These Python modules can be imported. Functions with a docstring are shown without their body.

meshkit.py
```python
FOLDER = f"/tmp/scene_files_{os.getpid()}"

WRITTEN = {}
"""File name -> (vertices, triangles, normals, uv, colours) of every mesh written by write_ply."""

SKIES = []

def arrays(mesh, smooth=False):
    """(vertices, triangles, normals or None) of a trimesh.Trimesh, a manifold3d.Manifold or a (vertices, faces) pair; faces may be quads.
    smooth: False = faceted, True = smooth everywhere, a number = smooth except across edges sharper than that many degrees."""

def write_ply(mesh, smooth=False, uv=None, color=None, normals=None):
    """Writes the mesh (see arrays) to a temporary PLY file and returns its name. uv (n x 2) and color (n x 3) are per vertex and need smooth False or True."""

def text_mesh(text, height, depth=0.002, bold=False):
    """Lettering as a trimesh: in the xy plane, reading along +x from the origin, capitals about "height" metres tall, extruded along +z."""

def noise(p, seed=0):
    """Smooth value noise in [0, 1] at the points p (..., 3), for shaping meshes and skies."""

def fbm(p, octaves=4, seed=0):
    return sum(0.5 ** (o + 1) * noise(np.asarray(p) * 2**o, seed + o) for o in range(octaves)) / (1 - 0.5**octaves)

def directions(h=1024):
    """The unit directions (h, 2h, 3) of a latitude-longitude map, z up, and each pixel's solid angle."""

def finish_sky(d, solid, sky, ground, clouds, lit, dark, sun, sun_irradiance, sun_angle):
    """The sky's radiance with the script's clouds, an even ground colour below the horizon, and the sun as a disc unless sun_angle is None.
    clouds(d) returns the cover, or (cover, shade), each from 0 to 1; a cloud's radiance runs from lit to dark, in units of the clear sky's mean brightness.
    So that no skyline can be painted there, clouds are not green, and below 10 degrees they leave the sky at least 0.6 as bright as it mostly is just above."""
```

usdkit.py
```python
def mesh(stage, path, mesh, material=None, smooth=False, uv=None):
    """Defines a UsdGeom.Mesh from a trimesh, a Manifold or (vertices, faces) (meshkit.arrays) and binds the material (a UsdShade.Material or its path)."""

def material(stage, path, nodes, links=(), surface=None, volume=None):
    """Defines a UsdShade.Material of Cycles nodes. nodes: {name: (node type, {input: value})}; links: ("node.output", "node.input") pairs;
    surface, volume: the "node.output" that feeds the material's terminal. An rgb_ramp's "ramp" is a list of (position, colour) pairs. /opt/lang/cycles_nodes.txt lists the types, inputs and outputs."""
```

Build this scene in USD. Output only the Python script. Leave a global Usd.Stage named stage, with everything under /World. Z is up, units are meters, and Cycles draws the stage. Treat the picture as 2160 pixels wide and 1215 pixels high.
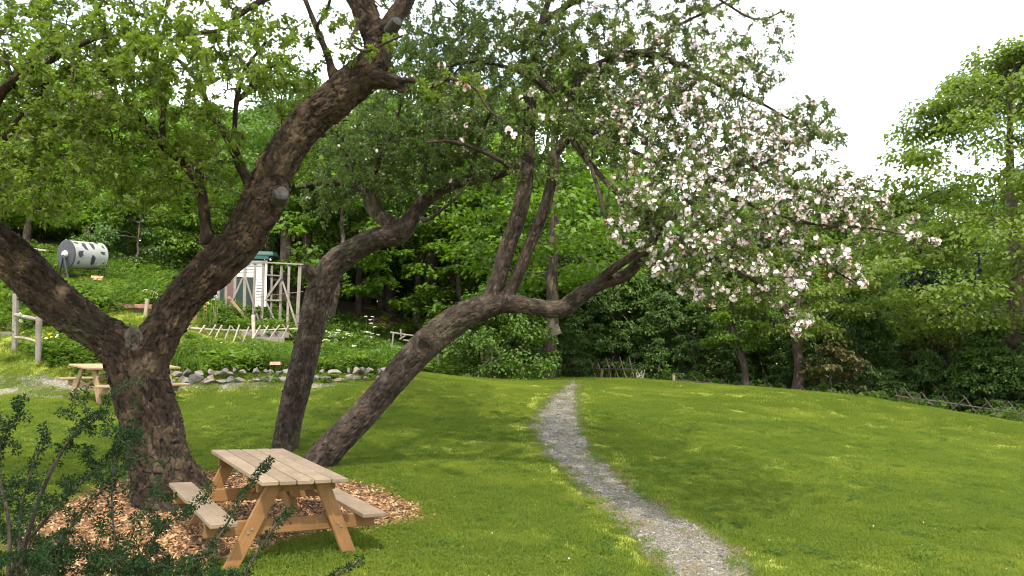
import math, numpy as np, trimesh, manifold3d, usdkit, meshkit
from scipy.interpolate import RBFInterpolator, RegularGridInterpolator
from scipy.spatial import cKDTree
from pxr import Usd, UsdGeom, UsdLux, UsdShade, Gf, Sdf, Vt

stage = Usd.Stage.CreateInMemory()
UsdGeom.SetStageUpAxis(stage, 'Z')
UsdGeom.SetStageMetersPerUnit(stage, 1.0)
UsdGeom.Xform.Define(stage, '/World')
LK = '/World/Looks/'

# ------------------------------------------------------------------ camera, sky, sun
FPX, HORIZ, EYE = 1640.0, 725.0, 1.85
PITCH = math.atan((HORIZ - 607.5) / FPX)
cam = UsdGeom.Camera.Define(stage, '/World/camera')
cam.CreateHorizontalApertureAttr(36.0)
cam.CreateVerticalApertureAttr(20.25)
cam.CreateFocalLengthAttr(36.0 * FPX / 2160)
cam.CreateClippingRangeAttr(Gf.Vec2f(0.05, 5000))
cam.CreateExposureAttr(1.25)
cam.AddTranslateOp().Set(Gf.Vec3d(0, 0, EYE))
cam.AddRotateXOp().Set(90 + math.degrees(PITCH))

SUN_EL, SUN_AZ = math.radians(57), math.radians(172)      # azimuth = atan2(x, y) of the direction towards the sun
SUN_DIR = np.array([math.cos(SUN_EL) * math.sin(SUN_AZ), math.cos(SUN_EL) * math.cos(SUN_AZ), math.sin(SUN_EL)])
usdkit.material(stage, LK + 'sky_look', {
    'sky': ('sky_texture', {'sky_type': 'single_scattering', 'sun_disc': False, 'sun_elevation': SUN_EL, 'sun_rotation': SUN_AZ, 'altitude': 50.0, 'aerosol_density': 1.5}),
    'tc': ('texture_coordinate', {}),
    'map': ('mapping', {'scale': (1, 1, 2.6), 'location': (4.02, 3.1, 1.2)}),
    'n': ('noise_texture', {'scale': 2.6, 'detail': 7.0, 'roughness': 0.56}),
    'cov': ('map_range', {'from_min': 0.345, 'from_max': 0.55, 'to_min': 0.0, 'to_max': 0.97, 'clamp': True}),
    'mix': ('mix', {'color2': (12.5, 13.0, 13.6)}),
    'bg': ('background_shader', {'strength': 0.145})},
    [('tc.generated', 'map.vector'), ('map.vector', 'n.vector'), ('n.fac', 'cov.value'), ('cov.result', 'mix.fac'), ('sky.color', 'mix.color1'), ('mix.color', 'bg.color')], surface='bg.background')
dome = UsdLux.DomeLight.Define(stage, '/World/sky')
dome.CreateIntensityAttr(1.0)
UsdShade.MaterialBindingAPI.Apply(dome.GetPrim()).Bind(UsdShade.Material.Get(stage, LK + 'sky_look'))
dome.GetPrim().SetCustomDataByKey('kind', 'structure')
sun = UsdLux.DistantLight.Define(stage, '/World/sun')
sun.CreateIntensityAttr(0.92)
sun.CreateAngleAttr(1.2)
sun.CreateNormalizeAttr(True)
sun.CreateColorAttr(Gf.Vec3f(1.0, 0.93, 0.80))
_q = Gf.Rotation(Gf.Vec3d(0, 0, 1), Gf.Vec3d(*SUN_DIR))
sun.AddOrientOp(UsdGeom.XformOp.PrecisionDouble).Set(Gf.Quatd(_q.GetQuat()))

# ------------------------------------------------------------------ helpers
def at(px, py, d):
    """A point seen at photo pixel (px, py) at forward distance d along the ground."""
    p = np.asarray(np.broadcast_arrays(px, py, d), float)
    rx, rz = (p[0] - 1080) / FPX, -(p[1] - 607.5) / FPX
    y = math.cos(PITCH) - rz * math.sin(PITCH)
    z = math.sin(PITCH) + rz * math.cos(PITCH)
    return np.stack([rx / y * p[2], p[2], EYE + z / y * p[2]], -1)

names = {}
def path_for(name, parent='/World'):
    k = (parent, name)
    names[k] = names.get(k, 0) + 1
    return f'{parent}/{name}' + ('' if names[k] == 1 else f'_{names[k]-1:03d}')

def tag(prim, label=None, cat=None, group=None, kind=None):
    prim = prim.GetPrim() if hasattr(prim, 'GetPrim') else prim
    for k, v in (('label', label), ('category', cat), ('group', group), ('kind', kind)):
        if v: prim.SetCustomDataByKey(k, v)
    return prim

def thing(name, label=None, cat=None, loc=(0, 0, 0), rotz=0, group=None, scale=None, matrix=None):
    x = UsdGeom.Xform.Define(stage, path_for(name))
    if matrix is not None:
        x.AddTransformOp().Set(Gf.Matrix4d(*np.asarray(matrix, float).T.ravel().tolist()))
    else:
        x.AddTranslateOp().Set(Gf.Vec3d(*map(float, loc)))
        x.AddRotateZOp().Set(math.degrees(rotz))
        if scale is not None: x.AddScaleOp().Set(Gf.Vec3f(*map(float, np.broadcast_to(scale, 3))))
    return tag(x, label, cat, group)

def pathof(p): return '/World' if p is None else str(p.GetPath())

def obj(name, mesh, mat, parent=None, smooth=False, primvars=None):
    m = usdkit.mesh(stage, path_for(name, pathof(parent)), mesh, LK + mat, smooth)
    for k, v in (primvars or {}).items():
        UsdGeom.PrimvarsAPI(m).CreatePrimvar(k, Sdf.ValueTypeNames.Float3Array, 'vertex').Set(Vt.Vec3fArray.FromNumpy(np.asarray(v, np.float32)))
    return m.GetPrim()

def dup(root, loc, rotz, label=None, group=None, scale=1.0, tilt=0.0):
    was = root.GetCustomData()
    base = root.GetName()
    x = UsdGeom.Xform.Define(stage, path_for(base))
    x.GetPrim().GetReferences().AddInternalReference(root.GetPath())
    x.ClearXformOpOrder()
    x.GetPrim().SetInstanceable(True)
    T = Gf.Matrix4d().SetScale(Gf.Vec3d(*map(float, np.broadcast_to(scale, 3)))) * Gf.Matrix4d().SetRotate(Gf.Rotation(Gf.Vec3d(0, 1, 0), tilt)) * Gf.Matrix4d().SetRotate(Gf.Rotation(Gf.Vec3d(0, 0, 1), math.degrees(rotz))) * Gf.Matrix4d().SetTranslate(Gf.Vec3d(*map(float, loc)))
    op = x.AddTransformOp(opSuffix='copy'); op.Set(T)
    x.SetXformOpOrder([op])
    return tag(x, label or was.get('label'), was.get('category'), group or was.get('group'))

def instancer(name, protos, pos, rots, scales, idx, parent=None, **tags):
    """protos: list of lists of (mesh, material, smooth)."""
    pi = UsdGeom.PointInstancer.Define(stage, path_for(name, pathof(parent)))
    base = str(pi.GetPath())
    for k, parts in enumerate(protos):
        pp = f'{base}/source_{k:03d}' if k else f'{base}/source'
        UsdGeom.Xform.Define(stage, pp)
        for j, (me, mat, sm) in enumerate(parts):
            usdkit.mesh(stage, f'{pp}/piece_{j:03d}', me, LK + mat, sm)
        pi.CreatePrototypesRel().AddTarget(pp)
    n = len(pos)
    pi.CreateProtoIndicesAttr(Vt.IntArray.FromNumpy(np.asarray(idx, np.int32)))
    pi.CreatePositionsAttr(Vt.Vec3fArray.FromNumpy(np.asarray(pos, np.float32)))
    pi.CreateScalesAttr(Vt.Vec3fArray.FromNumpy(np.broadcast_to(np.asarray(scales, np.float32).reshape(n, -1), (n, 3)).astype(np.float32).copy()))
    q = np.asarray(rots, float)                                   # (n,4) w x y z
    pi.CreateOrientationsAttr(Vt.QuathArray([Gf.Quath(float(a[0]), float(a[1]), float(a[2]), float(a[3])) for a in q]))
    return tag(pi, **tags)

def quat_z(a):
    a = np.asarray(a); return np.stack([np.cos(a / 2), 0 * a, 0 * a, np.sin(a / 2)], -1)
def quat_mul(a, b):
    w, x, y, z = a.T; W, X, Y, Z = b.T
    return np.stack([w*W-x*X-y*Y-z*Z, w*X+x*W+y*Z-z*Y, w*Y-x*Z+y*W+z*X, w*Z+x*Y-y*X+z*W], -1)
def quat_up(n):
    """Turns z onto the unit vectors n."""
    n = np.asarray(n, float); q = np.stack([1 + n[:, 2], -n[:, 1], n[:, 0], 0 * n[:, 0]], -1)
    return q / np.linalg.norm(q, axis=1, keepdims=True)

def box(size, centre, R=None):
    m = trimesh.creation.box(size)
    if R is not None: m.apply_transform(np.block([[np.asarray(R), np.zeros((3, 1))], [np.zeros((1, 3)), 1]]))
    m.apply_translation(centre); return m

def plank(size, bev=0.006):
    """A board along x, y, z sizes, centred, with its long edges chamfered."""
    sx, sy, sz = np.asarray(size) / 2.0
    b = min(bev, sx * .8, sy * .8, sz * .8)
    pts = [(a * (sx - (k == 0) * 0 - (k != 0) * b), c * (sy - (k != 1) * b), e * (sz - (k != 2) * b)) for a in (-1, 1) for c in (-1, 1) for e in (-1, 1) for k in range(3)]
    h = trimesh.convex.convex_hull(np.array(pts)); return h

def frame(d, up=(0, 0, 1)):
    d = np.asarray(d, float); d = d / np.linalg.norm(d)
    u = np.asarray(up, float)
    if abs(d @ u) > .98: u = np.array([1., 0, 0]) if abs(d[0]) < .9 else np.array([0, 1., 0])
    s = np.cross(u, d); s /= np.linalg.norm(s)
    return np.stack([d, s, np.cross(d, s)], 1)

def beam(a, b, w, t, up=(0, 0, 1), bev=.006):
    """A board from a to b, w wide across up and t thick along up."""
    a, b = np.asarray(a, float), np.asarray(b, float)
    m = plank((np.linalg.norm(b - a), w, t), bev)
    M = np.eye(4); M[:3, :3] = frame(b - a, up); M[:3, 3] = (a + b) / 2
    m.apply_transform(M); return m

def tube(P, r, sides=6, cap=True, seed=None, rough=0.0):
    P = np.asarray(P, float); n = len(P); r = np.broadcast_to(np.asarray(r, float), (n,))
    t = np.gradient(P, axis=0); t /= np.linalg.norm(t, axis=1, keepdims=True) + 1e-12
    a = np.zeros_like(P)
    ref = np.array([0, 0, 1.]) if abs(t[0, 2]) < .9 else np.array([1., 0, 0])
    a[0] = np.cross(t[0], ref)
    for i in range(1, n):
        a[i] = a[i-1] - t[i] * (a[i-1] @ t[i])
        a[i-1] /= np.linalg.norm(a[i-1]) + 1e-12
    a[-1] /= np.linalg.norm(a[-1]) + 1e-12
    b = np.cross(t, a); ang = np.arange(sides) * 2 * np.pi / sides
    rr = r[:, None] * np.ones(sides)
    if rough:
        rg = np.random.default_rng(seed or 0); rr = rr * (1 + rough * rg.uniform(-1, 1, rr.shape))
    v = (P[:, None] + rr[..., None] * (np.cos(ang)[None, :, None] * a[:, None] + np.sin(ang)[None, :, None] * b[:, None])).reshape(-1, 3)
    i, j = np.meshgrid(np.arange(n - 1), np.arange(sides), indexing='ij'); k = (j + 1) % sides
    q = np.stack([i*sides+j, i*sides+k, (i+1)*sides+k, (i+1)*sides+j], -1).reshape(-1, 4)
    f = np.vstack([q[:, [0, 1, 2]], q[:, [0, 2, 3]]])
    if cap:
        v = np.vstack([v, P[0], P[-1]]); c0, c1 = len(v) - 2, len(v) - 1; jj = np.arange(sides); kk = (jj + 1) % sides; o = (n - 1) * sides
        f = np.vstack([f, np.stack([0*jj + c0, kk, jj], -1), np.stack([0*jj + c1, o + jj, o + kk], -1)])
    return v, f

def join(parts):
    vs, fs, n = [], [], 0
    for p in parts:
        v, f = (np.asarray(p.vertices), np.asarray(p.faces)) if hasattr(p, 'vertices') else p
        vs.append(v); fs.append(np.asarray(f) + n); n += len(v)
    return np.vstack(vs), np.vstack(fs)

def smooth_path(P, k=6):
    """Catmull-Rom through the rows of P."""
    P = np.asarray(P, float); Q = np.vstack([2 * P[0] - P[1], P, 2 * P[-1] - P[-2]]); out = []
    for i in range(1, len(Q) - 2):
        for t in np.arange(k) / k:
            out.append(.5 * ((2 * Q[i]) + (-Q[i-1] + Q[i+1]) * t + (2*Q[i-1] - 5*Q[i] + 4*Q[i+1] - Q[i+2]) * t*t + (-Q[i-1] + 3*Q[i] - 3*Q[i+1] + Q[i+2]) * t**3))
    return np.vstack(out + [P[-1]])

def unit(v): return v / (np.linalg.norm(v, axis=-1, keepdims=True) + 1e-12)

def leaves(base, d, nrm, L, W, fold=.25, droop=.15, shape='kite'):
    """Vectorised leaves. base, d (along the blade), nrm: (n,3); L, W: (n,)."""
    d = unit(d); s = unit(np.cross(d, nrm)); u = np.cross(s, d)
    L, W = np.broadcast_to(L, (len(base),))[:, None], np.broadcast_to(W, (len(base),))[:, None]
    if shape == 'kite':
        v = np.stack([base, base + d*L*.5 - u*L*droop*.2, base + d*L*.45 - s*W*.5 + u*W*fold, base + d*L*.45 + s*W*.5 + u*W*fold, base + d*L - u*L*droop], 1)
        f = np.array([[0, 3, 1], [0, 1, 2], [1, 3, 4], [1, 4, 2]])
    elif shape == 'flat':
        v = np.stack([base, base + d*L*.5 - s*W*.5 + u*W*fold, base + d*L*.5 + s*W*.5 + u*W*fold, base + d*L - u*L*droop], 1)
        f = np.array([[0, 2, 3], [0, 3, 1]])
    elif shape == 'maple':
        c = base + d*L*.35
        out = [base]
        for a, rr in ((-2.1, .45), (-1.55, .30), (-1.0, .62), (-.5, .36), (0, .68), (.5, .36), (1.0, .62), (1.55, .30), (2.1, .45)):
            out.append(c + (d*math.cos(a)*L + s*math.sin(a)*W) * rr - u * L * droop * (rr - .3) * 1.5)
        v = np.stack([c + u*L*.05] + out, 1)
        k = len(out)
        f = np.array([[0, i + 1, (i + 1) % k + 1] for i in range(k)])
    m = v.shape[1]
    F = (f[None] + (np.arange(len(base)) * m)[:, None, None]).reshape(-1, 3)
    return v.reshape(-1, 3), F

def rand_dirs(rng, n):
    return unit(rng.normal(size=(n, 3)))

# ------------------------------------------------------------------ materials
M = lambda name, nodes, links, surface='p.BSDF': usdkit.material(stage, LK + name, nodes, links, surface=surface)

def leaf_look(name, ramp, trans=.35, tint=(1.15, 1.25, .55), rough=.5, spec=.35, island=True, big=None, amp=1.1):
    """Leaf colours vary from blade to blade; part of the light passes through."""
    nodes = {'g': ('geometry', {}), 'r': ('rgb_ramp', {'ramp': ramp}), 'p': ('principled_bsdf', {'roughness': rough, 'specular_ior_level': spec}),
             't': ('translucent_bsdf', {}), 'tm': ('mix', {'mix_type': 'multiply', 'fac': 1.0, 'color2': tint}), 'm': ('mix_closure', {'fac': trans}),
             'n': ('noise_texture', {'scale': big or .9, 'detail': 2.0}), 'a': ('math', {'math_type': 'multiply_add', 'value2': amp, 'value3': -.5 * amp}),
             'b': ('math', {'math_type': 'add', 'use_clamp': True})}
    links = [('g.random_per_island', 'b.value1'), ('g.position', 'n.vector'), ('n.fac', 'a.value1'), ('a.value', 'b.value2'), ('b.value', 'r.fac'),
             ('r.color', 'p.base_color'), ('r.color', 'tm.color1'), ('tm.color', 't.color'), ('p.BSDF', 'm.closure1'), ('t.BSDF', 'm.closure2')]
    M(name, nodes, links, 'm.closure')

leaf_look('apple_leaf', [(0, (0.09025, 0.1283, 0.0144)), (.45, (0.1568, 0.2185, 0.0252)), (.8, (0.2137, 0.285, 0.0405)), (1, (0.285, 0.323, 0.063))], trans=.52)
leaf_look('apple_leaf_dull', [(0, (.06, .09, .022)), (.5, (.11, .155, .035)), (.85, (.16, .21, .05)), (1, (.22, .20, .08))], trans=.42)
leaf_look('blossom_tree_leaf', [(0, (.07, .095, .024)), (.5, (.125, .165, .04)), (.8, (.18, .21, .055)), (1, (.25, .19, .09))], trans=.4)
leaf_look('maple_lime', [(0, (0.081, 0.144, 0.0108)), (.5, (0.153, 0.261, 0.018)), (1, (0.243, 0.36, 0.036))], trans=.52, big=.35)
leaf_look('maple_green', [(0, (.06, .11, .012)), (.5, (.115, .20, .018)), (1, (.19, .29, .03))], trans=.46, big=.35)
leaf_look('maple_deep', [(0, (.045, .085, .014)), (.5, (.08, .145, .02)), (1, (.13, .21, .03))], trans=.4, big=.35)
leaf_look('olive_leaf', [(0, (0.0924, 0.1302, 0.0144)), (.5, (0.1512, 0.2058, 0.024)), (1, (0.2352, 0.2814, 0.048))], trans=.5, big=.3)
leaf_look('rust_leaf', [(0, (.06, .06, .018)), (.5, (.13, .10, .03)), (1, (.22, .15, .05))], trans=.35, big=.4)
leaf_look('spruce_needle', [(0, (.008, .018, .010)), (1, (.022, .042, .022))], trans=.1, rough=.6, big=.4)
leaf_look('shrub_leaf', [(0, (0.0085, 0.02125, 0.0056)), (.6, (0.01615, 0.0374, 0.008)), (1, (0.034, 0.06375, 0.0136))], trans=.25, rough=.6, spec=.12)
leaf_look('weed_leaf', [(0, (0.0792, 0.129, 0.016)), (.5, (0.1408, 0.215, 0.028)), (1, (0.22, 0.2924, 0.048))], trans=.42, big=1.2, spec=.15)
leaf_look('weed_dark', [(0, (0.057, 0.0989, 0.015)), (.5, (0.095, 0.1548, 0.0225)), (1, (0.152, 0.215, 0.0375))], trans=.38, big=1.2, spec=.12)
leaf_look('weed_yellow', [(0, (0.119, 0.1615, 0.02125)), (.5, (0.1955, 0.2465, 0.034)), (1, (0.289, 0.3145, 0.068))], trans=.35, big=1.2, spec=.15)
leaf_look('grass_blade', [(0, (.10, .135, .018)), (.2, (.268, .29, .037)), (.55, (.41, .385, .060)), (.82, (.51, .465, .11)), (1, (.63, .55, .23))], trans=.52, tint=(1.05, 1.12, .65), big=.6, amp=.3, spec=.08)
leaf_look('petal_white', [(0, (0.558, 0.4739, 0.4739)), (.35, (0.651, 0.6287, 0.619)), (1, (0.7254, 0.7351, 0.7157))], trans=.3, tint=(0.93, 0.9188, 0.9188), rough=.6)
leaf_look('petal_bud', [(0, (.55, .16, .20)), (1, (.72, .40, .42))], trans=.2, tint=(1, .8, .8), rough=.6)
leaf_look('petal_cream', [(0, (.62, .64, .50)), (1, (.82, .83, .72))], trans=.25, tint=(1, 1, .9), rough=.6)
leaf_look('petal_yellow', [(0, (.65, .48, .02)), (1, (.85, .70, .05))], trans=.25, tint=(1, 1, .5), rough=.6)
leaf_look('petal_red', [(0, (.20, .012, .010)), (1, (.35, .03, .02))], trans=.2, tint=(1, .5, .5), rough=.6)
leaf_look('straw', [(0, (.17, .125, .05)), (1, (.30, .24, .13))], trans=.15, tint=(1, 1, .8), rough=.7)

def bark_look(name, dark, mid, light, scale=9., stretch=.34, bump=.9, coord='rest', moss=.0):
    """Bark: long torn plates from two stretched, distorted noises, dark in the cracks, with a few pale and mossy patches."""
    src = 'c.vector' if coord == 'rest' else 'c.position'
    nodes = {'c': ('attribute', {'attribute': 'rest'}) if coord == 'rest' else ('geometry', {}),
             'map': ('mapping', {'scale': (stretch, 1, 1) if coord == 'rest' else (1, 1, stretch)}),
             'n0': ('noise_texture', {'scale': scale, 'detail': 8.0, 'roughness': .62, 'distortion': 1.1}),
             'n1': ('noise_texture', {'scale': scale * 3.1, 'detail': 6.0, 'roughness': .7, 'distortion': .6, 'type': 'ridged_multifractal', 'use_normalize': True}),
             'n2': ('noise_texture', {'scale': 2.4, 'detail': 4.0, 'roughness': .6}), 'n3': ('noise_texture', {'scale': 1.1, 'detail': 3.0}),
             'h': ('math', {'math_type': 'multiply_add', 'value2': .45}), 'n0h': ('math', {'math_type': 'multiply', 'value2': .75}),
             'bu': ('bump', {'strength': bump, 'distance': .022}),
             'r': ('rgb_ramp', {'ramp': [(.30, dark), (.46, tuple(.55 * np.array(mid))), (.58, mid), (.78, light), (1, tuple(1.3 * np.array(light)))]}),
             'pale': ('map_range', {'from_min': .50, 'from_max': .72, 'to_min': 0, 'to_max': .45, 'clamp': True}),
             'mx': ('mix', {'color2': tuple(np.array(light) * np.array((.95, 1.0, 1.0)))}),
             'ms': ('map_range', {'from_min': .55, 'from_max': .7, 'to_min': 0, 'to_max': moss, 'clamp': True}), 'mm': ('mix', {'color2': (.085, .085, .045)}),
             'pl': ('attribute', {'attribute': 'plate'}), 'sp': ('separate_xyz', {}), 'gp': ('geometry', {}), 'tone': ('math', {'math_type': 'multiply_add', 'value2': 1.05, 'value3': .42}), 'tm': ('mix', {'mix_type': 'multiply', 'fac': 1.0}), 'cc': ('combine_color', {}),
             'p': ('principled_bsdf', {'roughness': .88, 'specular_ior_level': .15})}
    if coord != 'rest': nodes['tm'][1]['fac'] = 0.0
    links = [('pl.vector', 'sp.vector'), ('sp.x', 'tone.value1'), ('tone.value', 'cc.r'), ('tone.value', 'cc.g'), ('tone.value', 'cc.b'), ('mm.color', 'tm.color1'), ('cc.color', 'tm.color2'), (src, 'map.vector'), ('map.vector', 'n0.vector'), ('map.vector', 'n1.vector'), ('gp.position', 'n2.vector'), ('gp.position', 'n3.vector'), ('n0.fac', 'n0h.value1'), ('n1.fac', 'h.value1'), ('n0h.value', 'h.value3'),
             ('h.value', 'r.fac'), ('h.value', 'bu.height'), ('bu.normal', 'p.normal'), ('n2.fac', 'pale.value'), ('pale.result', 'mx.fac'), ('r.color', 'mx.color1'), ('n3.fac', 'ms.value'), ('ms.result', 'mm.fac'), ('mx.color', 'mm.color1'), ('tm.color', 'p.base_color')]
    M(name, nodes, links)
bark_look('apple_bark', (0.0097, 0.00585, 0.0036), (0.04656, 0.0288, 0.0176), (0.1018, 0.0684, 0.0432), scale=12., moss=.25, bump=1.0)
bark_look('apple_bark_smooth', (0.0147, 0.01019, 0.007022), (0.0567, 0.03975, 0.02909), (0.105, 0.07746, 0.05819), scale=14., bump=.9, moss=.2)
bark_look('forest_bark', (.03, .022, .016), (.09, .065, .048), (.17, .125, .095), scale=5., stretch=.25, coord='pos', bump=.6, moss=.4)
M('twig_bark', {'g': ('geometry', {}), 'n': ('noise_texture', {'scale': 30., 'detail': 3.}), 'r': ('rgb_ramp', {'ramp': [(.3, (.022, .016, .012)), (.7, (.062, .046, .036))]}), 'p': ('principled_bsdf', {'roughness': .8, 'specular_ior_level': .2})},
  [('g.position', 'n.vector'), ('n.fac', 'r.fac'), ('r.color', 'p.base_color')])
M('bark_flake', {'g': ('geometry', {}), 'r': ('rgb_ramp', {'ramp': [(0, (.025, .018, .012)), (.6, (.075, .055, .040)), (1, (.17, .13, .10))]}), 'p': ('principled_bsdf', {'roughness': .85, 'specular_ior_level': .2})},
  [('g.random_per_island', 'r.fac'), ('r.color', 'p.base_color')])

def wood_look(name, c0, c1, c2, scale=7., along=(1, 14, 14), rough=.75, knots=True, spec=.25):
    """Sawn wood: grain runs along the board's own x axis (object coordinates), with a few knots."""
    nodes = {'tc': ('texture_coordinate', {}), 'oi': ('object_info', {}), 'off': ('vector_math', {'math_type': 'multiply_add', 'vector2': (7.3, 3.1, 5.7)}),
             'cr': ('combine_xyz', {}), 'map': ('mapping', {'scale': along}),
             'n': ('noise_texture', {'scale': scale, 'detail': 6.0, 'roughness': .6, 'distortion': .4}),
             'n2': ('noise_texture', {'scale': 2.2, 'detail': 3.0}), 'n3': ('noise_texture', {'scale': 90., 'detail': 2.0}),
             'ad': ('math', {'math_type': 'multiply_add', 'value2': .6}), 'n2h': ('math', {'math_type': 'multiply', 'value2': .45}),
             'r': ('rgb_ramp', {'ramp': [(.25, c0), (.5, c1), (.8, c2)]}),
             'v': ('voronoi_texture', {'scale': 5.5, 'randomness': 1.0}), 'kn': ('map_range', {'from_min': .05, 'from_max': .085, 'to_min': .75, 'to_max': 0.0, 'clamp': True}),
             'mx': ('mix', {'color2': tuple(np.array(c0) * .35)}),
             'bv': ('math', {'math_type': 'multiply_add', 'value2': .34, 'value3': .83}), 'bc': ('combine_color', {}), 'bm': ('mix', {'mix_type': 'multiply', 'fac': 1.0}), 'st': ('noise_texture', {'scale': 3.5, 'detail': 5., 'roughness': .7}), 'stv': ('map_range', {'from_min': .35, 'from_max': .62, 'to_min': .72, 'to_max': 1.06, 'clamp': True}), 'sc': ('combine_color', {}), 'sm': ('mix', {'mix_type': 'multiply', 'fac': .8}),
             'bu': ('bump', {'strength': .35, 'distance': .004}), 'p': ('principled_bsdf', {'roughness': rough, 'specular_ior_level': spec})}
    links = [('oi.random', 'cr.x'), ('oi.random', 'cr.y'), ('oi.random', 'cr.z'), ('cr.vector', 'off.vector1'), ('tc.object', 'off.vector3'), ('off.vector', 'map.vector'), ('map.vector', 'n.vector'), ('off.vector', 'n2.vector'),
             ('n2.fac', 'n2h.value1'), ('n.fac', 'ad.value1'), ('n2h.value', 'ad.value3'), ('ad.value', 'r.fac'), ('off.vector', 'v.vector'), ('v.distance', 'kn.value'), ('kn.result', 'mx.fac'), ('r.color', 'mx.color1'), ('oi.random', 'bv.value1'), ('bv.value', 'bc.r'), ('bv.value', 'bc.g'), ('bv.value', 'bc.b'), ('mx.color', 'bm.color1'), ('bc.color', 'bm.color2'), ('off.vector', 'st.vector'), ('st.fac', 'stv.value'), ('stv.result', 'sc.r'), ('stv.result', 'sc.g'), ('stv.result', 'sc.b'), ('bm.color', 'sm.color1'), ('sc.color', 'sm.color2'), ('sm.color', 'p.base_color'), ('n.fac', 'bu.height'), ('bu.normal', 'p.normal')]
    if not knots: links = [l for l in links if l[1] != 'mx.fac']; nodes['mx'][1]['fac'] = 0.0
    M(name, nodes, links)
wood_look('table_top_wood', (0.0935, 0.0656, 0.04134), (0.1445, 0.105, 0.06864), (0.1955, 0.146, 0.09984), rough=.7)
wood_look('table_leg_wood', (0.0968, 0.04472, 0.01428), (0.1452, 0.07052, 0.02352), (0.1936, 0.1015, 0.03696), rough=.65)
wood_look('pale_table_wood', (0.1445, 0.0924, 0.04264), (0.204, 0.1369, 0.0697), (0.255, 0.1806, 0.0984), rough=.65)
wood_look('grey_wood', (0.0902, 0.0738, 0.0615), (0.1558, 0.1312, 0.1107), (0.2296, 0.1968, 0.1722))
wood_look('post_wood', (0.1066, 0.082, 0.05576), (0.1722, 0.1394, 0.0984), (0.246, 0.2009, 0.1435))
wood_look('sawn_orange', (0.3024, 0.1584, 0.072), (0.4176, 0.2448, 0.1224), (0.504, 0.324, 0.1872), knots=False)
wood_look('red_plank', (.13, .05, .04), (.22, .10, .08), (.32, .18, .15), knots=False)
wood_look('dark_stick', (.07, .05, .035), (.14, .10, .075), (.22, .165, .125), knots=False)
wood_look('dark_stake', (.022, .016, .012), (.048, .036, .028), (.085, .066, .050), knots=False)
wood_look('pale_stick', (0.2108, 0.1736, 0.1302), (0.3224, 0.279, 0.2232), (0.4092, 0.372, 0.3224), knots=False)

def plain(name, col, rough=.6, spec=.4, metal=0., var=.12, scale=6.):
    c = np.array(col)
    M(name, {'g': ('geometry', {}), 'n': ('noise_texture', {'scale': scale, 'detail': 4.}), 'r': ('rgb_ramp', {'ramp': [(.3, tuple(c * (1 - var))), (.7, tuple(np.minimum(c * (1 + var), .95)))]}), 'p': ('principled_bsdf', {'roughness': rough, 'specular_ior_level': spec, 'metallic': metal})},
      [('g.position', 'n.vector'), ('n.fac', 'r.fac'), ('r.color', 'p.base_color')])
plain('white_board', (0.51, 0.5015, 0.4845)); plain('green_paint', (.004, .020, .014), .7); plain('green_roof', (0.0068, 0.0425, 0.0323), .55)
plain('brown_panel', (.09, .05, .04), .5); plain('drum_white', (.21, .21, .195), .45, var=.1, scale=3.); plain('drum_black', (.018, .019, .022), .5)
plain('hub_metal', (.55, .52, .45), .35, metal=.6); plain('black_metal', (.012, .012, .012), .5); plain('bolt_metal', (.25, .23, .2), .4, metal=.8)
plain('wire_yellow', (.42, .36, .18), .5); plain('brick_pink', (.45, .23, .19), .8); plain('cut_wood', (.022, .019, .018), .8, var=.3, scale=20.)
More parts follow.
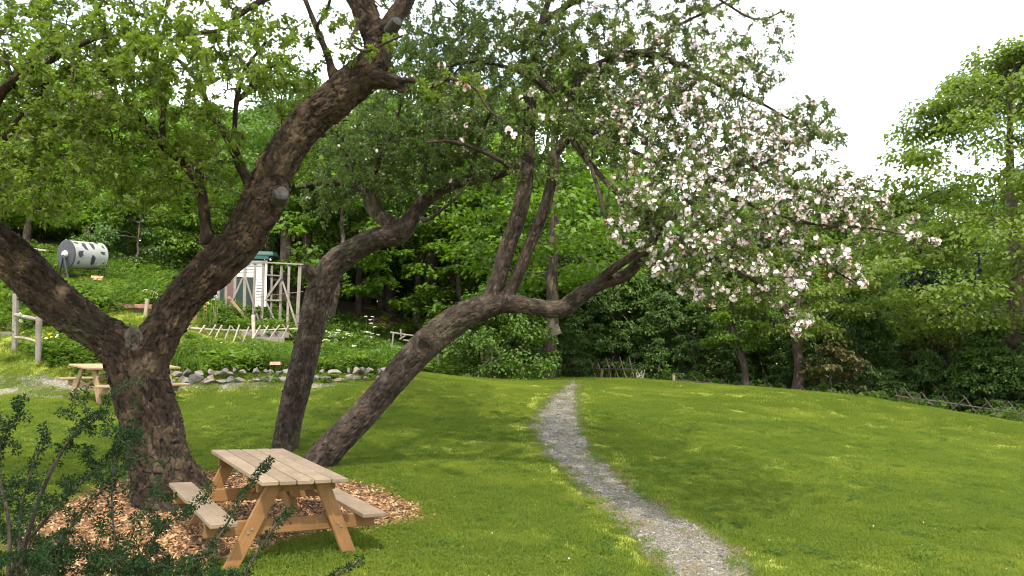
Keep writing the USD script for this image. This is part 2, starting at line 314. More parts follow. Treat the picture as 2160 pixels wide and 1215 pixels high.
plain('stub_bark', (.020, .0145, .010), .9, var=.5, scale=24.); plain('knot_rim', (.050, .038, .026), .85, var=.5, scale=26.); plain('hollow_dark', (.045, .036, .026), .9, var=.3, scale=15.); plain('broken_wood', (.42, .20, .09), .8, var=.35, scale=9.)

M('ground_look', {'g': ('geometry', {}), 'n1': ('noise_texture', {'scale': .55, 'detail': 4., 'roughness': .6}), 'n2': ('noise_texture', {'scale': 24., 'detail': 5., 'roughness': .7}),
   's': ('math', {'math_type': 'multiply_add', 'value2': .55}), 'sh': ('math', {'math_type': 'multiply', 'value2': .55}),
   'r': ('rgb_ramp', {'ramp': [(.3, (.09, .105, .014)), (.5, (.15, .17, .022)), (.62, (.20, .21, .035)), (.8, (.25, .24, .07))]}), 'bu': ('bump', {'strength': .6, 'distance': .03}), 'p': ('principled_bsdf', {'roughness': .95, 'specular_ior_level': .1})},
  [('g.position', 'n1.vector'), ('g.position', 'n2.vector'), ('n2.fac', 'sh.value1'), ('n1.fac', 's.value1'), ('sh.value', 's.value3'), ('s.value', 'r.fac'), ('r.color', 'p.base_color'), ('n2.fac', 'bu.height'), ('bu.normal', 'p.normal')])
def speckle(name, ramp, scale, bump=.8, big=.8, mixc=None, dist=.02):
    nodes = {'g': ('geometry', {}), 'v': ('voronoi_texture', {'scale': scale}), 'w': ('white_noise_texture', {'dimensions': '3D'}), 'r': ('rgb_ramp', {'ramp': ramp}),
             'n': ('noise_texture', {'scale': big, 'detail': 5., 'roughness': .65}), 'k': ('map_range', {'from_min': .50, 'from_max': .68, 'to_min': 0., 'to_max': .8, 'clamp': True}), 'mx': ('mix', {'color2': mixc or (.1, .1, .1)}),
             'bu': ('bump', {'strength': bump, 'distance': dist, 'invert': True}), 'p': ('principled_bsdf', {'roughness': .9, 'specular_ior_level': .2})}
    links = [('g.position', 'v.vector'), ('v.position', 'w.vector'), ('w.value', 'r.fac'), ('g.position', 'n.vector'), ('n.fac', 'k.value'), ('r.color', 'mx.color1'), ('mx.color', 'p.base_color'), ('v.distance', 'bu.height'), ('bu.normal', 'p.normal')]
    if mixc: links.append(('k.result', 'mx.fac'))
    else: nodes['mx'][1]['fac'] = 0.0
    M(name, nodes, links)
speckle('gravel_look', [(0, (0.0588, 0.05229, 0.04214)), (.5, (0.1092, 0.09711, 0.07826)), (.85, (0.1638, 0.1461, 0.1161)), (1, (0.252, 0.2283, 0.1892))], 55., big=1.6, mixc=(0.1092, 0.09545, 0.043))
speckle('yard_look', [(0, (0.072, 0.0648, 0.0495)), (.6, (0.126, 0.1134, 0.0882)), (1, (0.198, 0.1782, 0.1422))], 40., big=.9, mixc=(0.126, 0.135, 0.0315))
speckle('chip_look', [(0, (0.038, 0.0198, 0.01105)), (.4, (0.1045, 0.054, 0.0272)), (.8, (0.19, 0.108, 0.05525)), (1, (0.285, 0.18, 0.102))], 45., bump=1.0)
speckle('soil_look', [(0, (.03, .022, .015)), (.6, (.06, .042, .028)), (1, (.10, .07, .045))], 30., big=.5, mixc=(.045, .065, .015))
M('chip_piece', {'g': ('geometry', {}), 'r': ('rgb_ramp', {'ramp': [(0, (0.051, 0.0256, 0.0126)), (.4, (0.136, 0.068, 0.0294)), (.75, (0.2295, 0.128, 0.0595)), (1, (0.357, 0.232, 0.126))]}), 'oi': ('object_info', {}), 'p': ('principled_bsdf', {'roughness': .8, 'specular_ior_level': .2})},
  [('oi.random', 'r.fac'), ('r.color', 'p.base_color')])
M('stone_look', {'oi': ('object_info', {}), 'g': ('geometry', {}), 'n': ('noise_texture', {'scale': 9., 'detail': 6., 'roughness': .65}), 'r': ('rgb_ramp', {'ramp': [(.3, (.07, .064, .055)), (.7, (.16, .147, .127))]}),
   'ro': ('rgb_ramp', {'ramp': [(0, (.55, .55, .60)), (.5, (.95, .92, .88)), (.85, (1.25, 1.2, 1.1)), (1, (1.15, .9, .8))]}), 'm': ('mix', {'mix_type': 'multiply', 'fac': 1.0}), 'bu': ('bump', {'strength': .6, 'distance': .02}), 'p': ('principled_bsdf', {'roughness': .85, 'specular_ior_level': .25})},
  [('g.position', 'n.vector'), ('n.fac', 'r.fac'), ('oi.random', 'ro.fac'), ('r.color', 'm.color1'), ('ro.color', 'm.color2'), ('m.color', 'p.base_color'), ('n.fac', 'bu.height'), ('bu.normal', 'p.normal')])
M('pebble_look', {'oi': ('object_info', {}), 'r': ('rgb_ramp', {'ramp': [(0, (.06, .055, .044)), (.5, (.11, .10, .081)), (.9, (.17, .156, .125)), (1, (.30, .285, .245))]}), 'p': ('principled_bsdf', {'roughness': .85, 'specular_ior_level': .25})}, [('oi.random', 'r.fac'), ('r.color', 'p.base_color')])

# ------------------------------------------------------------------ the ground
ctl = [at(*a) for a in [
    (2160, 900, 18), (2000, 868, 19.5), (1800, 838, 21.5), (1650, 826, 23), (1500, 815, 24.5), (1350, 803, 26), (1200, 799, 27), (1050, 797, 27), (950, 795, 26),
    (380, 800, 18.5), (500, 803, 18), (650, 802, 18), (800, 800, 18.5), (0, 815, 16.8), (0, 790, 18), (-200, 800, 18),
    (82, 757, 18), (35, 742, 19), (345, 1080, 8.7), (605, 952, 11.8), (670, 985, 10.6),
    (520, 752, 20), (520, 720, 22), (560, 700, 24.5), (200, 692, 20), (180, 630, 22.5), (180, 594, 25), (60, 560, 28), (350, 590, 28), (270, 545, 32), (-150, 640, 23),
    (720, 742, 23), (800, 772, 21), (880, 785, 23), (700, 695, 28), (800, 690, 32), (860, 665, 37), (640, 660, 33)]]
ctl += [(-8.03 + a_, 16.19 + b_, .678 - .091*a_ + .038*b_) for a_ in (-1.1, 0, 1.1) for b_ in (-1.0, 0, 1.0)]
ctl += [(-2.29, 7.45, 0), (-3.5, 5, .03), (0, 0, -.05), (3.2, 7, -.27), (0, 6, -.10), (-6, 7.5, .22), (-8, 4, .2), (5, 4, -.3), (0, 12, 0.05), (6, 13, -.15), (0, -8, -.1), (-9, -5, .2), (9, -5, -.4),
        (9.3, 17, -.10),
        (14, 24, -1.2), (18, 30, -2.3), (10, 28, -.7), (12, 34, -1.6), (6, 31, -.1), (7, 38, -.8), (2.5, 33, .3), (3, 40, -.1), (-2, 31, .5), (-3, 40, .9), (-9, 44, 4.0), (-18, 42, 7.0), (-28, 36, 7.0), (20, 15, -1.2), (24, 8, -1.2),
        (-50, 80, 11), (-20, 80, 8.0), (0, 80, 1.5), (30, 80, -4), (60, 60, -5), (50, 15, -3), (-45, 20, 5), (-40, -30, 1), (40, -30, -1)]
ctl = np.array(ctl, float)
rbf = RBFInterpolator(ctl[:, :2], ctl[:, 2], smoothing=.08, kernel='thin_plate_spline', degree=1)
gx = np.concatenate([np.arange(-80, -22, 2.0), np.arange(-22, 22, .25), np.arange(22, 80.1, 2.0)])
gy = np.concatenate([np.arange(-40, -2, 2.0), np.arange(-2, 34, .25), np.arange(34, 50, .75), np.arange(50, 90.1, 2.0)])
GX, GY = np.meshgrid(gx, gy, indexing='ij')
GZ = rbf(np.c_[GX.ravel(), GY.ravel()]).reshape(GX.shape)
GZ += .035 * (meshkit.fbm(np.stack([GX * .7, GY * .7, 0 * GX], -1), 3, 3) - .5)
_gi = RegularGridInterpolator((gx, gy), GZ, bounds_error=False, fill_value=None)
def gz(x, y):
    q = np.stack(np.broadcast_arrays(np.asarray(x, float), np.asarray(y, float)), -1)
    return _gi(q).reshape(q.shape[:-1]) if q.ndim > 1 else float(_gi(q)[0])
def gnormal(x, y, e=.3):
    dx, dy = (gz(x + e, y) - gz(x - e, y)) / (2 * e), (gz(x, y + e) - gz(x, y - e)) / (2 * e)
    return unit(np.stack([-dx, -dy, 0 * dx + 1.0], -1))
def gp(px, py, dmin=4.0, dmax=60.0):
    """Where the sight line through a photo pixel first meets the ground."""
    d = np.arange(dmin, dmax, .04); P = at(np.full_like(d, px), np.full_like(d, py), d)
    hit = np.nonzero(P[:, 2] <= gz(P[:, 0], P[:, 1]))[0]
    p = P[hit[0] if len(hit) else -1].copy(); p[2] = gz(p[0], p[1]); return p

def grid_mesh(X, Y, Z):
    n, m = X.shape; i, j = np.meshgrid(np.arange(n - 1), np.arange(m - 1), indexing='ij')
    q = np.stack([i*m+j, (i+1)*m+j, (i+1)*m+j+1, i*m+j+1], -1).reshape(-1, 4)
    return np.stack([X, Y, Z], -1).reshape(-1, 3), np.vstack([q[:, [0, 1, 2]], q[:, [0, 2, 3]]])
fx = np.concatenate([[-900, -400, -160], gx, [160, 400, 900]]); fy = np.concatenate([[-900, -300, -100], gy, [140, 300, 900]])
FX, FY = np.meshgrid(fx, fy, indexing='ij')
FZ = gz(np.clip(FX, -80, 80), np.clip(FY, -40, 90))
o = obj('lawn', grid_mesh(FX, FY, FZ), 'ground_look', smooth=True); tag(o, kind='structure')

from shapely.geometry import Polygon, Point, LineString
from shapely import contains_xy
def drape(poly, lift, step=.12, wob=.05, seed=0, mound=0.0):
    """A sheet over the ground inside a plan polygon."""
    import shapely
    rng = np.random.default_rng(seed)
    ring = np.array(poly.exterior.segmentize(step).coords)[:-1]
    ring[:, :2] += wob * (np.stack([meshkit.fbm(np.c_[ring * 3.0, 0 * ring[:, 0]], 3, seed), meshkit.fbm(np.c_[ring * 3.0, 0 * ring[:, 0]], 3, seed + 9)], -1) - .5) * 2
    P = Polygon(ring).buffer(0)
    if P.geom_type != 'Polygon': P = max(P.geoms, key=lambda g: g.area)
    ring = np.array(P.exterior.coords)[:-1]
    x0, y0, x1, y1 = P.bounds
    X, Y = np.meshgrid(np.arange(x0, x1, step), np.arange(y0, y1, step)); inner = P.buffer(-step * .5)
    keep = contains_xy(inner, X.ravel(), Y.ravel()); pts = np.vstack([ring, np.c_[X.ravel(), Y.ravel()][keep]])
    from scipy.spatial import Delaunay
    t = Delaunay(pts).simplices; c = pts[t].mean(1); t = t[contains_xy(P, c[:, 0], c[:, 1])]
    e1, e2 = pts[t[:, 1]] - pts[t[:, 0]], pts[t[:, 2]] - pts[t[:, 0]]; flip = e1[:, 0] * e2[:, 1] - e1[:, 1] * e2[:, 0] < 0
    t[flip] = t[flip][:, ::-1]
    z = gz(pts[:, 0], pts[:, 1]) + lift
    if mound: z += mound * np.clip(shapely.distance(shapely.points(pts), P.exterior) / .7, 0, 1)
    return (np.c_[pts, z], t), P

left_edge = [(1395, 1240), (1390, 1215), (1345, 1150), (1300, 1108), (1240, 1050), (1175, 992), (1130, 945), (1117, 900), (1130, 868), (1160, 838), (1182, 817), (1198, 804)]
right_edge = [(1226, 803), (1224, 822), (1226, 850), (1226, 880), (1238, 925), (1268, 968), (1330, 1022), (1420, 1082), (1470, 1105), (1540, 1148), (1575, 1185), (1600, 1215), (1615, 1240)]
path_poly = Polygon([gp(*p)[:2] for p in left_edge + right_edge]).buffer(0)
yard_poly = Polygon([gp(*p)[:2] for p in [(-260, 800), (0, 793), (70, 792), (150, 803), (240, 812), (330, 815), (420, 812), (640, 812), (740, 810), (760, 814), (640, 819), (520, 820), (420, 820), (330, 828), (160, 838), (60, 842), (0, 844), (-260, 850)]]).buffer(0)
mulch_poly = Polygon([gp(*p)[:2] for p in [(20, 1170), (70, 1100), (150, 1048), (260, 1014), (420, 998), (560, 1000), (700, 1010), (800, 1030), (870, 1062), (905, 1092), (880, 1108), (800, 1118), (690, 1128), (600, 1150), (520, 1178), (430, 1205), (330, 1230), (180, 1250), (40, 1240)]]).buffer(0)
m_, path_poly = drape(path_poly, .008, .12, .09, 5); o = obj('gravel_path', m_, 'gravel_look', smooth=True); tag(o, kind='structure')
m_, yard_poly = drape(yard_poly, .010, .2, .25, 6); o = obj('gravel_yard', m_, 'yard_look', smooth=True); tag(o, kind='structure')
m_, mulch_poly = drape(mulch_poly, .008, .1, .12, 7, .05); o = obj('mulch_bed', m_, 'chip_look', smooth=True); tag(o, kind='structure')
wood_poly = Polygon([gp(935, 793)[:2], at(1050, 795, 27.6)[:2], at(1200, 798, 27.8)[:2], at(1350, 803, 26.9)[:2], at(1500, 815, 25.4)[:2], at(1650, 826, 24)[:2], at(1800, 838, 22.6)[:2], at(2000, 868, 20.6)[:2], at(2160, 900, 19.2)[:2], (18, 16), (60, 30), (60, 88), (-60, 88), (-40, 34), at(270, 560, 31)[:2], at(640, 690, 28)[:2], at(760, 720, 26)[:2]]).buffer(0)
m_, _ = drape(wood_poly, .02, 1.0, .1, 8); o = obj('woodland_floor', m_, 'soil_look', smooth=True); tag(o, kind='structure')
print('ground done')

# ------------------------------------------------------------------ the three apple trees
def limb(nodes, k=5):
    """nodes: (px, py, width in pixels, distance) -> smooth centre line and radii."""
    n = np.array(nodes, float); P = at(n[:, 0], n[:, 1], n[:, 3]); r = n[:, 2] / 2 / FPX * n[:, 3]
    Q = smooth_path(np.c_[P, r], k); return Q[:, :3], np.maximum(Q[:, 3], .004)

def wood_body(limbs, edge, extra=(), iters=8, disp=.03, seed=0, fine=1.0, plates=.06, plate_h=.018):
    """Fuses limbs (centre line, radii) into one skin, smooths the forks and raises bark plates."""
    Mf = manifold3d.Manifold; solids = []
    for P, r in limbs:
        balls = []
        step = max(1, 1)
        for p, q in zip(P[::step], r[::step]):
            balls.append(Mf.sphere(float(q), 20).translate([float(x) for x in p]))
        for a, b in zip(balls[:-1], balls[1:]): solids.append(Mf.batch_hull([a, b]))
    for p, q, s in extra: solids.append(Mf.sphere(1.0, 18).scale([float(x) for x in np.broadcast_to(s, 3) * q]).translate([float(x) for x in p]))
    body = Mf.batch_boolean(solids, manifold3d.OpType.Add).simplify(.004).refine_to_length(edge)
    m = body.to_mesh(); t = trimesh.Trimesh(np.array(m.vert_properties[:, :3]), np.array(m.tri_verts), process=True, merge_norm=True)
    trimesh.smoothing.filter_taubin(t, lamb=.55, nu=.53, iterations=iters)
    v = np.array(t.vertices); rest, rad = rest_coords(v, limbs)
    nrm = np.array(t.vertex_normals)
    big = meshkit.fbm(v * 2.6, 3, seed) - .5
    q = rest * [4.5, 16, 16]; q = q + 1.2 * (meshkit.fbm(rest * 6, 2, seed + 4)[:, None] - .5)
    plate = meshkit.fbm(q, 3, seed + 1); ridge = 1 - np.abs(2 * meshkit.noise(q * .8, seed + 2) - 1)
    groove = np.clip((ridge - .72) / .28, 0, 1)
    amp = np.clip(rad / .35, .12, 1.0)
    # overlapping plates: every plate has its own height and lifts towards one end; cracks run between them
    rg = np.random.default_rng(seed + 77); ps = plates * np.clip(rad.mean() / .25, .6, 1.1); sq = rest / np.array([ps * 1.9, ps, ps]) + .55 * (np.stack([meshkit.fbm(rest * 9 + 5 * k, 2, seed + 20 + k) for k in range(3)], -1) - .5)
    area = t.area; ns = int(area / (ps * ps * 1.9)); sd_ = sq[rg.choice(len(sq), min(ns, len(sq)), replace=False)]; dd, ii = cKDTree(sd_).query(sq, k=2)
    tone = rg.uniform(0, 1, len(sd_)); lift = rg.uniform(-.2, 1, len(sd_)); sgn_ = rg.choice([-1, 1], len(sd_)); loc_ = (sq - sd_[ii[:, 0]])[:, 0] * sgn_[ii[:, 0]]
    crack = np.exp(-(dd[:, 1] - dd[:, 0]) / .10)
    hp = .5 * tone[ii[:, 0]] + .7 * lift[ii[:, 0]] * loc_ - .8 * crack
    h = disp * amp * (1.3 * big + .35 * (plate - .5) - .45 * groove) * fine + plate_h * np.clip(rad / .2, .35, 1.1) * hp
    t.vertices = v + nrm * h[:, None]
    return t, rest, np.stack([tone[ii[:, 0]] * .8 + .2 * (1 - crack), crack, 0 * crack], -1)

def rest_coords(v, limbs):
    pts, fr, s_all, off, rr = [], [], [], 0.0, []
    for P, r in limbs:
        n = len(P); t = unit(np.gradient(P, axis=0)); a = np.zeros_like(P); ref = np.array([.3, .9, .2]); a[0] = unit(np.cross(t[0], ref))
        for i in range(1, n): a[i] = unit(a[i-1] - t[i] * (a[i-1] @ t[i]))
        s = np.r_[0, np.cumsum(np.linalg.norm(np.diff(P, axis=0), axis=1))] + off; off = s[-1] + .7
        k = 6
        for u in np.arange(k) / k:
            pts.append(P[:-1] * (1 - u) + P[1:] * u); fr.append(np.stack([t[:-1], a[:-1], np.cross(t[:-1], a[:-1])], 1)); s_all.append(s[:-1] * (1 - u) + s[1:] * u); rr.append(r[:-1])
    pts, fr, s_all, rr = np.vstack(pts), np.vstack(fr), np.concatenate(s_all), np.concatenate(rr)
    i = cKDTree(pts).query(v)[1]; dv = v - pts[i]
    loc = np.einsum('nij,nj->ni', fr[i], dv); loc[:, 0] += s_all[i]; return loc, rr[i]

def bark_flakes(t, rest_limbs, n, size, rng, lift=.35):
    """Loose curling bark plates standing off the trunk."""
    p, fi = trimesh.sample.sample_surface(t, n, seed=int(rng.integers(1e9))); nn = t.face_normals[fi]
    P = np.vstack([l[0][:-1] for l in rest_limbs]); T = np.vstack([np.diff(l[0], axis=0) for l in rest_limbs])
    ax = unit(T[cKDTree(P).query(p)[1]]); ax = unit(ax - nn * np.sum(ax * nn, 1, keepdims=True)) * rng.choice([-1, 1], (n, 1))
    ax = unit(ax + .5 * rng.normal(size=(n, 3))); ax = unit(ax - nn * np.sum(ax * nn, 1, keepdims=True))
    sd = np.cross(ax, nn); L = size * rng.uniform(.5, 1.6, (n, 1)); W = L * rng.uniform(.35, .8, (n, 1)); up = L * lift * rng.uniform(.1, 1, (n, 1))
    b = p - nn * .004
    v = np.stack([b - sd*W*.4, b + sd*W*.45, b + ax*L*.55 + sd*W*.6 + nn*up*.45, b + ax*L*.5 - sd*W*.5 + nn*up*.4, b + ax*L*rng.uniform(.8, 1.1, (n, 1)) + sd*W*.3*rng.uniform(-1, 1, (n, 1)) + nn*up], 1)
    f = np.array([[0, 1, 2], [0, 2, 3], [3, 2, 4]]); F = (f[None] + (np.arange(n) * 5)[:, None, None]).reshape(-1, 3)
    return v.reshape(-1, 3), F

class Twigs:
    """Grows fine branches from a skeleton towards scattered crown points."""
    def __init__(s, limbs, stiff=.16):
        s.P, s.par, s.r = [], [], []
        for P, r in limbs:
            for i, (p, q) in enumerate(zip(P, r)):
                s.P.append(p); s.par.append(len(s.P) - 2 if i else -1); s.r.append(q)
        s.n0 = len(s.P); s.chains = []
        s.dist = [0.0] * s.n0
    def grow(s, targets, rng, seg=.16, bend=.28, start=0):
        base = np.array(s.P[start:]); d0 = cKDTree(base).query(targets)[0]
        order = np.argsort(d0); todo = targets[order]; batch = 40
        for i in range(0, len(todo), batch):
            A = np.array(s.P); tree = cKDTree(A[start:]); dist = np.array(s.dist)
            for t in todo[i:i + batch]:
                dd, ii = tree.query(t, k=min(8, len(A) - start)); ii = ii + start
                j = int(ii[np.argmin(dd + .12 * dist[ii])]); p0 = A[j]; L = np.linalg.norm(t - p0)
                if L < .05: continue
                n = max(3, int(L / seg) + 2)
                pd = unit(A[j] - A[s.par[j]]) if s.par[j] >= 0 else unit(rng.normal(size=3))
                c = p0 + (t - p0) * .45 + (pd * .5 + np.array([0, 0, .35]) + rng.normal(size=3) * .6) * L * bend
                u = np.linspace(0, 1, n)[1:, None]
                Q = (1-u)**2 * p0 + 2*u*(1-u) * c + u*u*t + rng.normal(size=(n - 1, 3)) * .018 * np.minimum(1, L)
                idx, prev = [j], j
                for k, q in enumerate(Q):
                    s.P.append(q); s.par.append(prev); s.r.append(0.0); s.dist.append(s.dist[j] + L * (k + 1) / len(Q)); prev = len(s.P) - 1; idx.append(prev)
                s.chains.append(idx)
    def radii(s, tip=.0030, power=2.25, cap=.03):
        acc = np.zeros(len(s.P)); par = np.array(s.par); child = np.zeros(len(s.P), bool); child[par[s.n0:][par[s.n0:] >= 0]] = True
        for i in range(len(s.P) - 1, s.n0 - 1, -1):
            if not child[i]: acc[i] += tip**power
            if par[i] >= s.n0: acc[par[i]] += acc[i]
        R = np.array(s.r); R[s.n0:] = np.minimum(acc[s.n0:] ** (1 / power), cap); s.R = R; return R
    def mesh(s, big=.012):
        P, R = np.array(s.P), s.R; out = []
        for c in s.chains:
            r = R[c].copy(); r[0] = r[1] if len(r) > 1 else .003
            out.append(tube(P[c], r, 6 if r.max() > big else 4, cap=False))
        return join(out)
    def sites(s, rng, rmax=.011):
        """Points on the thin twigs with their directions."""
        P, R = np.array(s.P), s.R; b, d = [], []
        for c in s.chains:
            c = np.array(c); 
            for a, e in zip(c[:-1], c[1:]):
                if R[e] < rmax: b.append((P[a], P[e])); 
        b = np.array(b); return b[:, 0], b[:, 1]

def blob_points(blobs, n, rng):
    """Points in ellipsoids given as (px, py, rx, ry, distance, half depth, weight)."""
    B = np.array(blobs, float); w = B[:, 6] * B[:, 2] * B[:, 3]; k = rng.choice(len(B), n, p=w / w.sum())
    u = rand_dirs(rng, n) * rng.uniform(0, 1, (n, 1)) ** (1 / 2.4); b = B[k]
    return at(b[:, 0] + u[:, 0] * b[:, 2], b[:, 1] + u[:, 1] * b[:, 3], b[:, 4] + u[:, 2] * b[:, 5])

def spurs(A, Bp, n, rng, per, L, W, side=.5, up=.5, jitter=.03, shape='kite'):
    """n leaf rosettes on twig segments A-Bp, each of about 'per' leaves."""
    i = rng.integers(0, len(A), n); u = rng.uniform(0, 1, (n, 1)); c = A[i] * (1-u) + Bp[i] * u; ax = unit(Bp[i] - A[i])
    k = rng.integers(max(1, per - 2), per + 3, n); j = np.repeat(np.arange(n), k); m = len(j)
    d = unit(ax[j] * rng.uniform(.1, .9, (m, 1)) + rand_dirs(rng, m) * 1.0 + np.array([0, 0, up]) * rng.uniform(-.4, 1, (m, 1)))
    nrm = unit(np.array([0, 0, 1.]) + rand_dirs(rng, m) * .9)
    base = c[j] + rand_dirs(rng, m) * rng.uniform(0, jitter, (m, 1)) + d * .012
    Ls = L * rng.uniform(.55, 1.15, m); return leaves(base, d, nrm, Ls, W / L * Ls * rng.uniform(.85, 1.15, m), fold=rng.uniform(.05, .45, (m, 1)), droop=rng.uniform(-.05, .35, (m, 1)), shape=shape), c

def blossom(c, rng, out, flowers=6, size=.040):
    """A cluster of five-petalled flowers on short stalks from one spur, facing outwards, and its buds: two meshes."""
    V, F = [c], []
    for _ in range(flowers):
        f = unit(out * .9 + rng.normal(size=3) * .75); p = c + f * rng.uniform(.02, .045); a = unit(np.cross(f, rng.normal(size=3))); b = np.cross(f, a); s = size * rng.uniform(.8, 1.15)
        k = len(V); V += [p, p + a * .002]; F.append([0, k, k + 1]); cup = rng.uniform(.1, .5)
        for q in range(5):
            t = q * 1.2566 + rng.uniform(-.1, .1); e = a * math.cos(t) + b * math.sin(t); w = -a * math.sin(t) + b * math.cos(t); r = s * .56; j = len(V)
            V += [p + e * r * .62 - w * r * .46 + f * r * cup * .75, p + e * r * .60 + f * r * cup * .45, p + e * r * .62 + w * r * .46 + f * r * cup * .75, p + e * r * 1.0 + f * r * cup]
            F += [[k, j + 1, j], [k, j + 2, j + 1], [j, j + 1, j + 3], [j + 1, j + 2, j + 3]]
    W, G = [c], []
    for _ in range(rng.integers(1, 4)):
        d = unit(out + rng.normal(size=3) * .9); a = unit(np.cross(d, rng.normal(size=3))); b = np.cross(d, a); p = c + d * .022; j = len(W)
        W += [p, p + d * .010 + a * .008, p + d * .010 - a * .005 + b * .007, p + d * .010 - a * .005 - b * .007, p + d * .024]
        G += [[0, j, j + 1], [j, j + 1, j + 2], [j, j + 2, j + 3], [j, j + 3, j + 1], [j + 4, j + 2, j + 1], [j + 4, j + 3, j + 2], [j + 4, j + 1, j + 3]]
    return (np.array(V), np.array(F)), (np.array(W), np.array(G))

def fissure_disc(p, n, r, depth=.05, seed=0):
    """The sawn or broken end of a stub: an uneven round block with a dished face."""
    M_ = np.eye(4); n = unit(np.asarray(n, float)); a = unit(np.cross(n, [.2, .3, 1.])); M_[:3, :3] = np.stack([a, np.cross(n, a), n], 1); M_[:3, 3] = p
    k, m = 26, 5; t = np.arange(k) * 2 * np.pi / k; rim = 1 + .22 * (meshkit.fbm(np.stack([np.cos(t) * 1.3, np.sin(t) * 1.3, 0 * t + seed], -1), 3, seed) - .5) * 2
    V = [np.stack([r * rim * 1.08 * np.cos(t), r * rim * 1.08 * np.sin(t), 0 * t - depth / 2], -1)]
    for q, z in ((1.0, .40), (.93, .5), (.75, .36), (.4, .22)): V.append(np.stack([r * rim * q * np.cos(t), r * rim * q * np.sin(t), depth * z + .012 * (meshkit.fbm(np.stack([np.cos(t) * q * 3, np.sin(t) * q * 3, 0 * t + seed], -1), 2, seed + 1) - .5)], -1))
    v = np.vstack(V + [[[0, 0, depth * .18]]]); f = []
    for i in range(4):
        for j in range(k): c, d = i * k + j, i * k + (j + 1) % k; f += [[c, d, d + k], [c, d + k, c + k]]
    f += [[4 * k + j, 4 * k + (j + 1) % k, 5 * k] for j in range(k)]
    mm = trimesh.Trimesh(v, np.array(f), process=False); mm.apply_transform(M_); return mm

def apple_tree(name, label, limbs_big, limbs_small, blobs, ntarget, nspur, per, leaf, leaf_mat, rng, edge, disp, flakes, flake_size, bark, extra=(), iters=8, grow_from=None, group=None, plates=.06, plate_h=.018, slim=.93):
    t = thing(name, label, 'tree', group=group)
    big = [(P, r * slim) for P, r in (limb(l) for l in limbs_big)]; small = [limb(l, 4) for l in limbs_small]
    body, rest, pl = wood_body(big, edge, extra, iters, disp, seed=int(rng.integers(99)), plates=plates, plate_h=plate_h)
    obj('trunk', (body.vertices, body.faces), bark, t, True, {'rest': rest, 'plate': pl})
    if flakes: tag(obj('loose_bark', bark_flakes(body, big, flakes, flake_size, rng), 'bark_flake', t), kind='stuff')
    for P, r in small:
        tb = tube(P, r * (1 + .08 * np.sin(np.arange(len(P)) * 1.7)), 10)
        obj('branch', tb, bark, t, True, {'rest': rest_coords(tb[0], [(P, r)])[0], 'plate': np.tile([.45, 0, 0], (len(tb[0]), 1))})
    tw = Twigs([(P[r < (grow_from or .12)], r[r < (grow_from or .12)]) for P, r in big if (r < (grow_from or .12)).sum() > 1] + small)
    tw.grow(blob_points(blobs, ntarget, rng), rng); tw.radii()
    tag(obj('twigs', tw.mesh(), 'twig_bark', t), kind='stuff')
    A, B = tw.sites(rng)
    (v, f), c = spurs(A, B, nspur, rng, per, *leaf)
    tag(obj('foliage', (v, f), leaf_mat, t), kind='stuff')
    return t, tw, body

# the big forked tree beside the near table
D1 = 8.7
rng = np.random.default_rng(11)
t1_big = [
    [(338, 1092, 118, D1), (340, 1060, 124, D1), (343, 1010, 132, D1), (329, 950, 132, D1), (314, 880, 124, D1), (298, 815, 120, D1), (284, 772, 118, D1), (260, 738, 100, D1), (225, 710, 87, D1), (188, 688, 84, D1 - .1), (112, 632, 96, D1 - .2), (42, 560, 94, D1 - .3), (-10, 515, 92, D1 - .4), (-120, 440, 92, D1 - .5), (-230, 330, 80, D1 - .5)],
    [(300, 785, 108, D1), (317, 738, 96, D1), (343, 694, 88, D1), (388, 630, 84, D1), (440, 575, 90, D1), (505, 510, 92, D1), (552, 430, 96, D1), (588, 345, 82, D1), (640, 268, 80, D1), (705, 212, 84, D1), (768, 155, 80, D1), (798, 105, 66, D1), (782, 55, 58, D1), (757, -10, 56, D1), (735, -110, 50, D1), (720, -230, 40, D1)],
    [(796, 100, 48, D1), (822, 50, 42, D1), (850, 12, 42, D1 + .05), (868, -30, 38, D1 + .1), (905, -130, 34, D1 + .3), (980, -260, 24, D1 + .5)],
    [(560, 415, 54, D1), (582, 411, 42, D1 - .12), (590, 410, 42, D1 - .27)],
    [(790, 82, 44, D1), (812, 62, 36, D1 - .12), (830, 52, 36, D1 - .2)],
    [(770, 165, 50, D1), (810, 168, 40, D1 - .1), (838, 176, 34, D1 - .15), (846, 184, 26, D1 - .16)],
    [(318, 1085, 50, D1 - .1), (300, 1098, 46, D1 - .22)], [(370, 1055, 70, D1 - .05), (400, 1062, 50, D1 - .05), (418, 1066, 34, D1 - .05)], [(385, 990, 60, D1 + .1), (420, 1030, 52, D1 + .1), (446, 1050, 30, D1 + .1)], [(345, 1078, 60, D1 - .2), (365, 1094, 40, D1 - .3)],
]
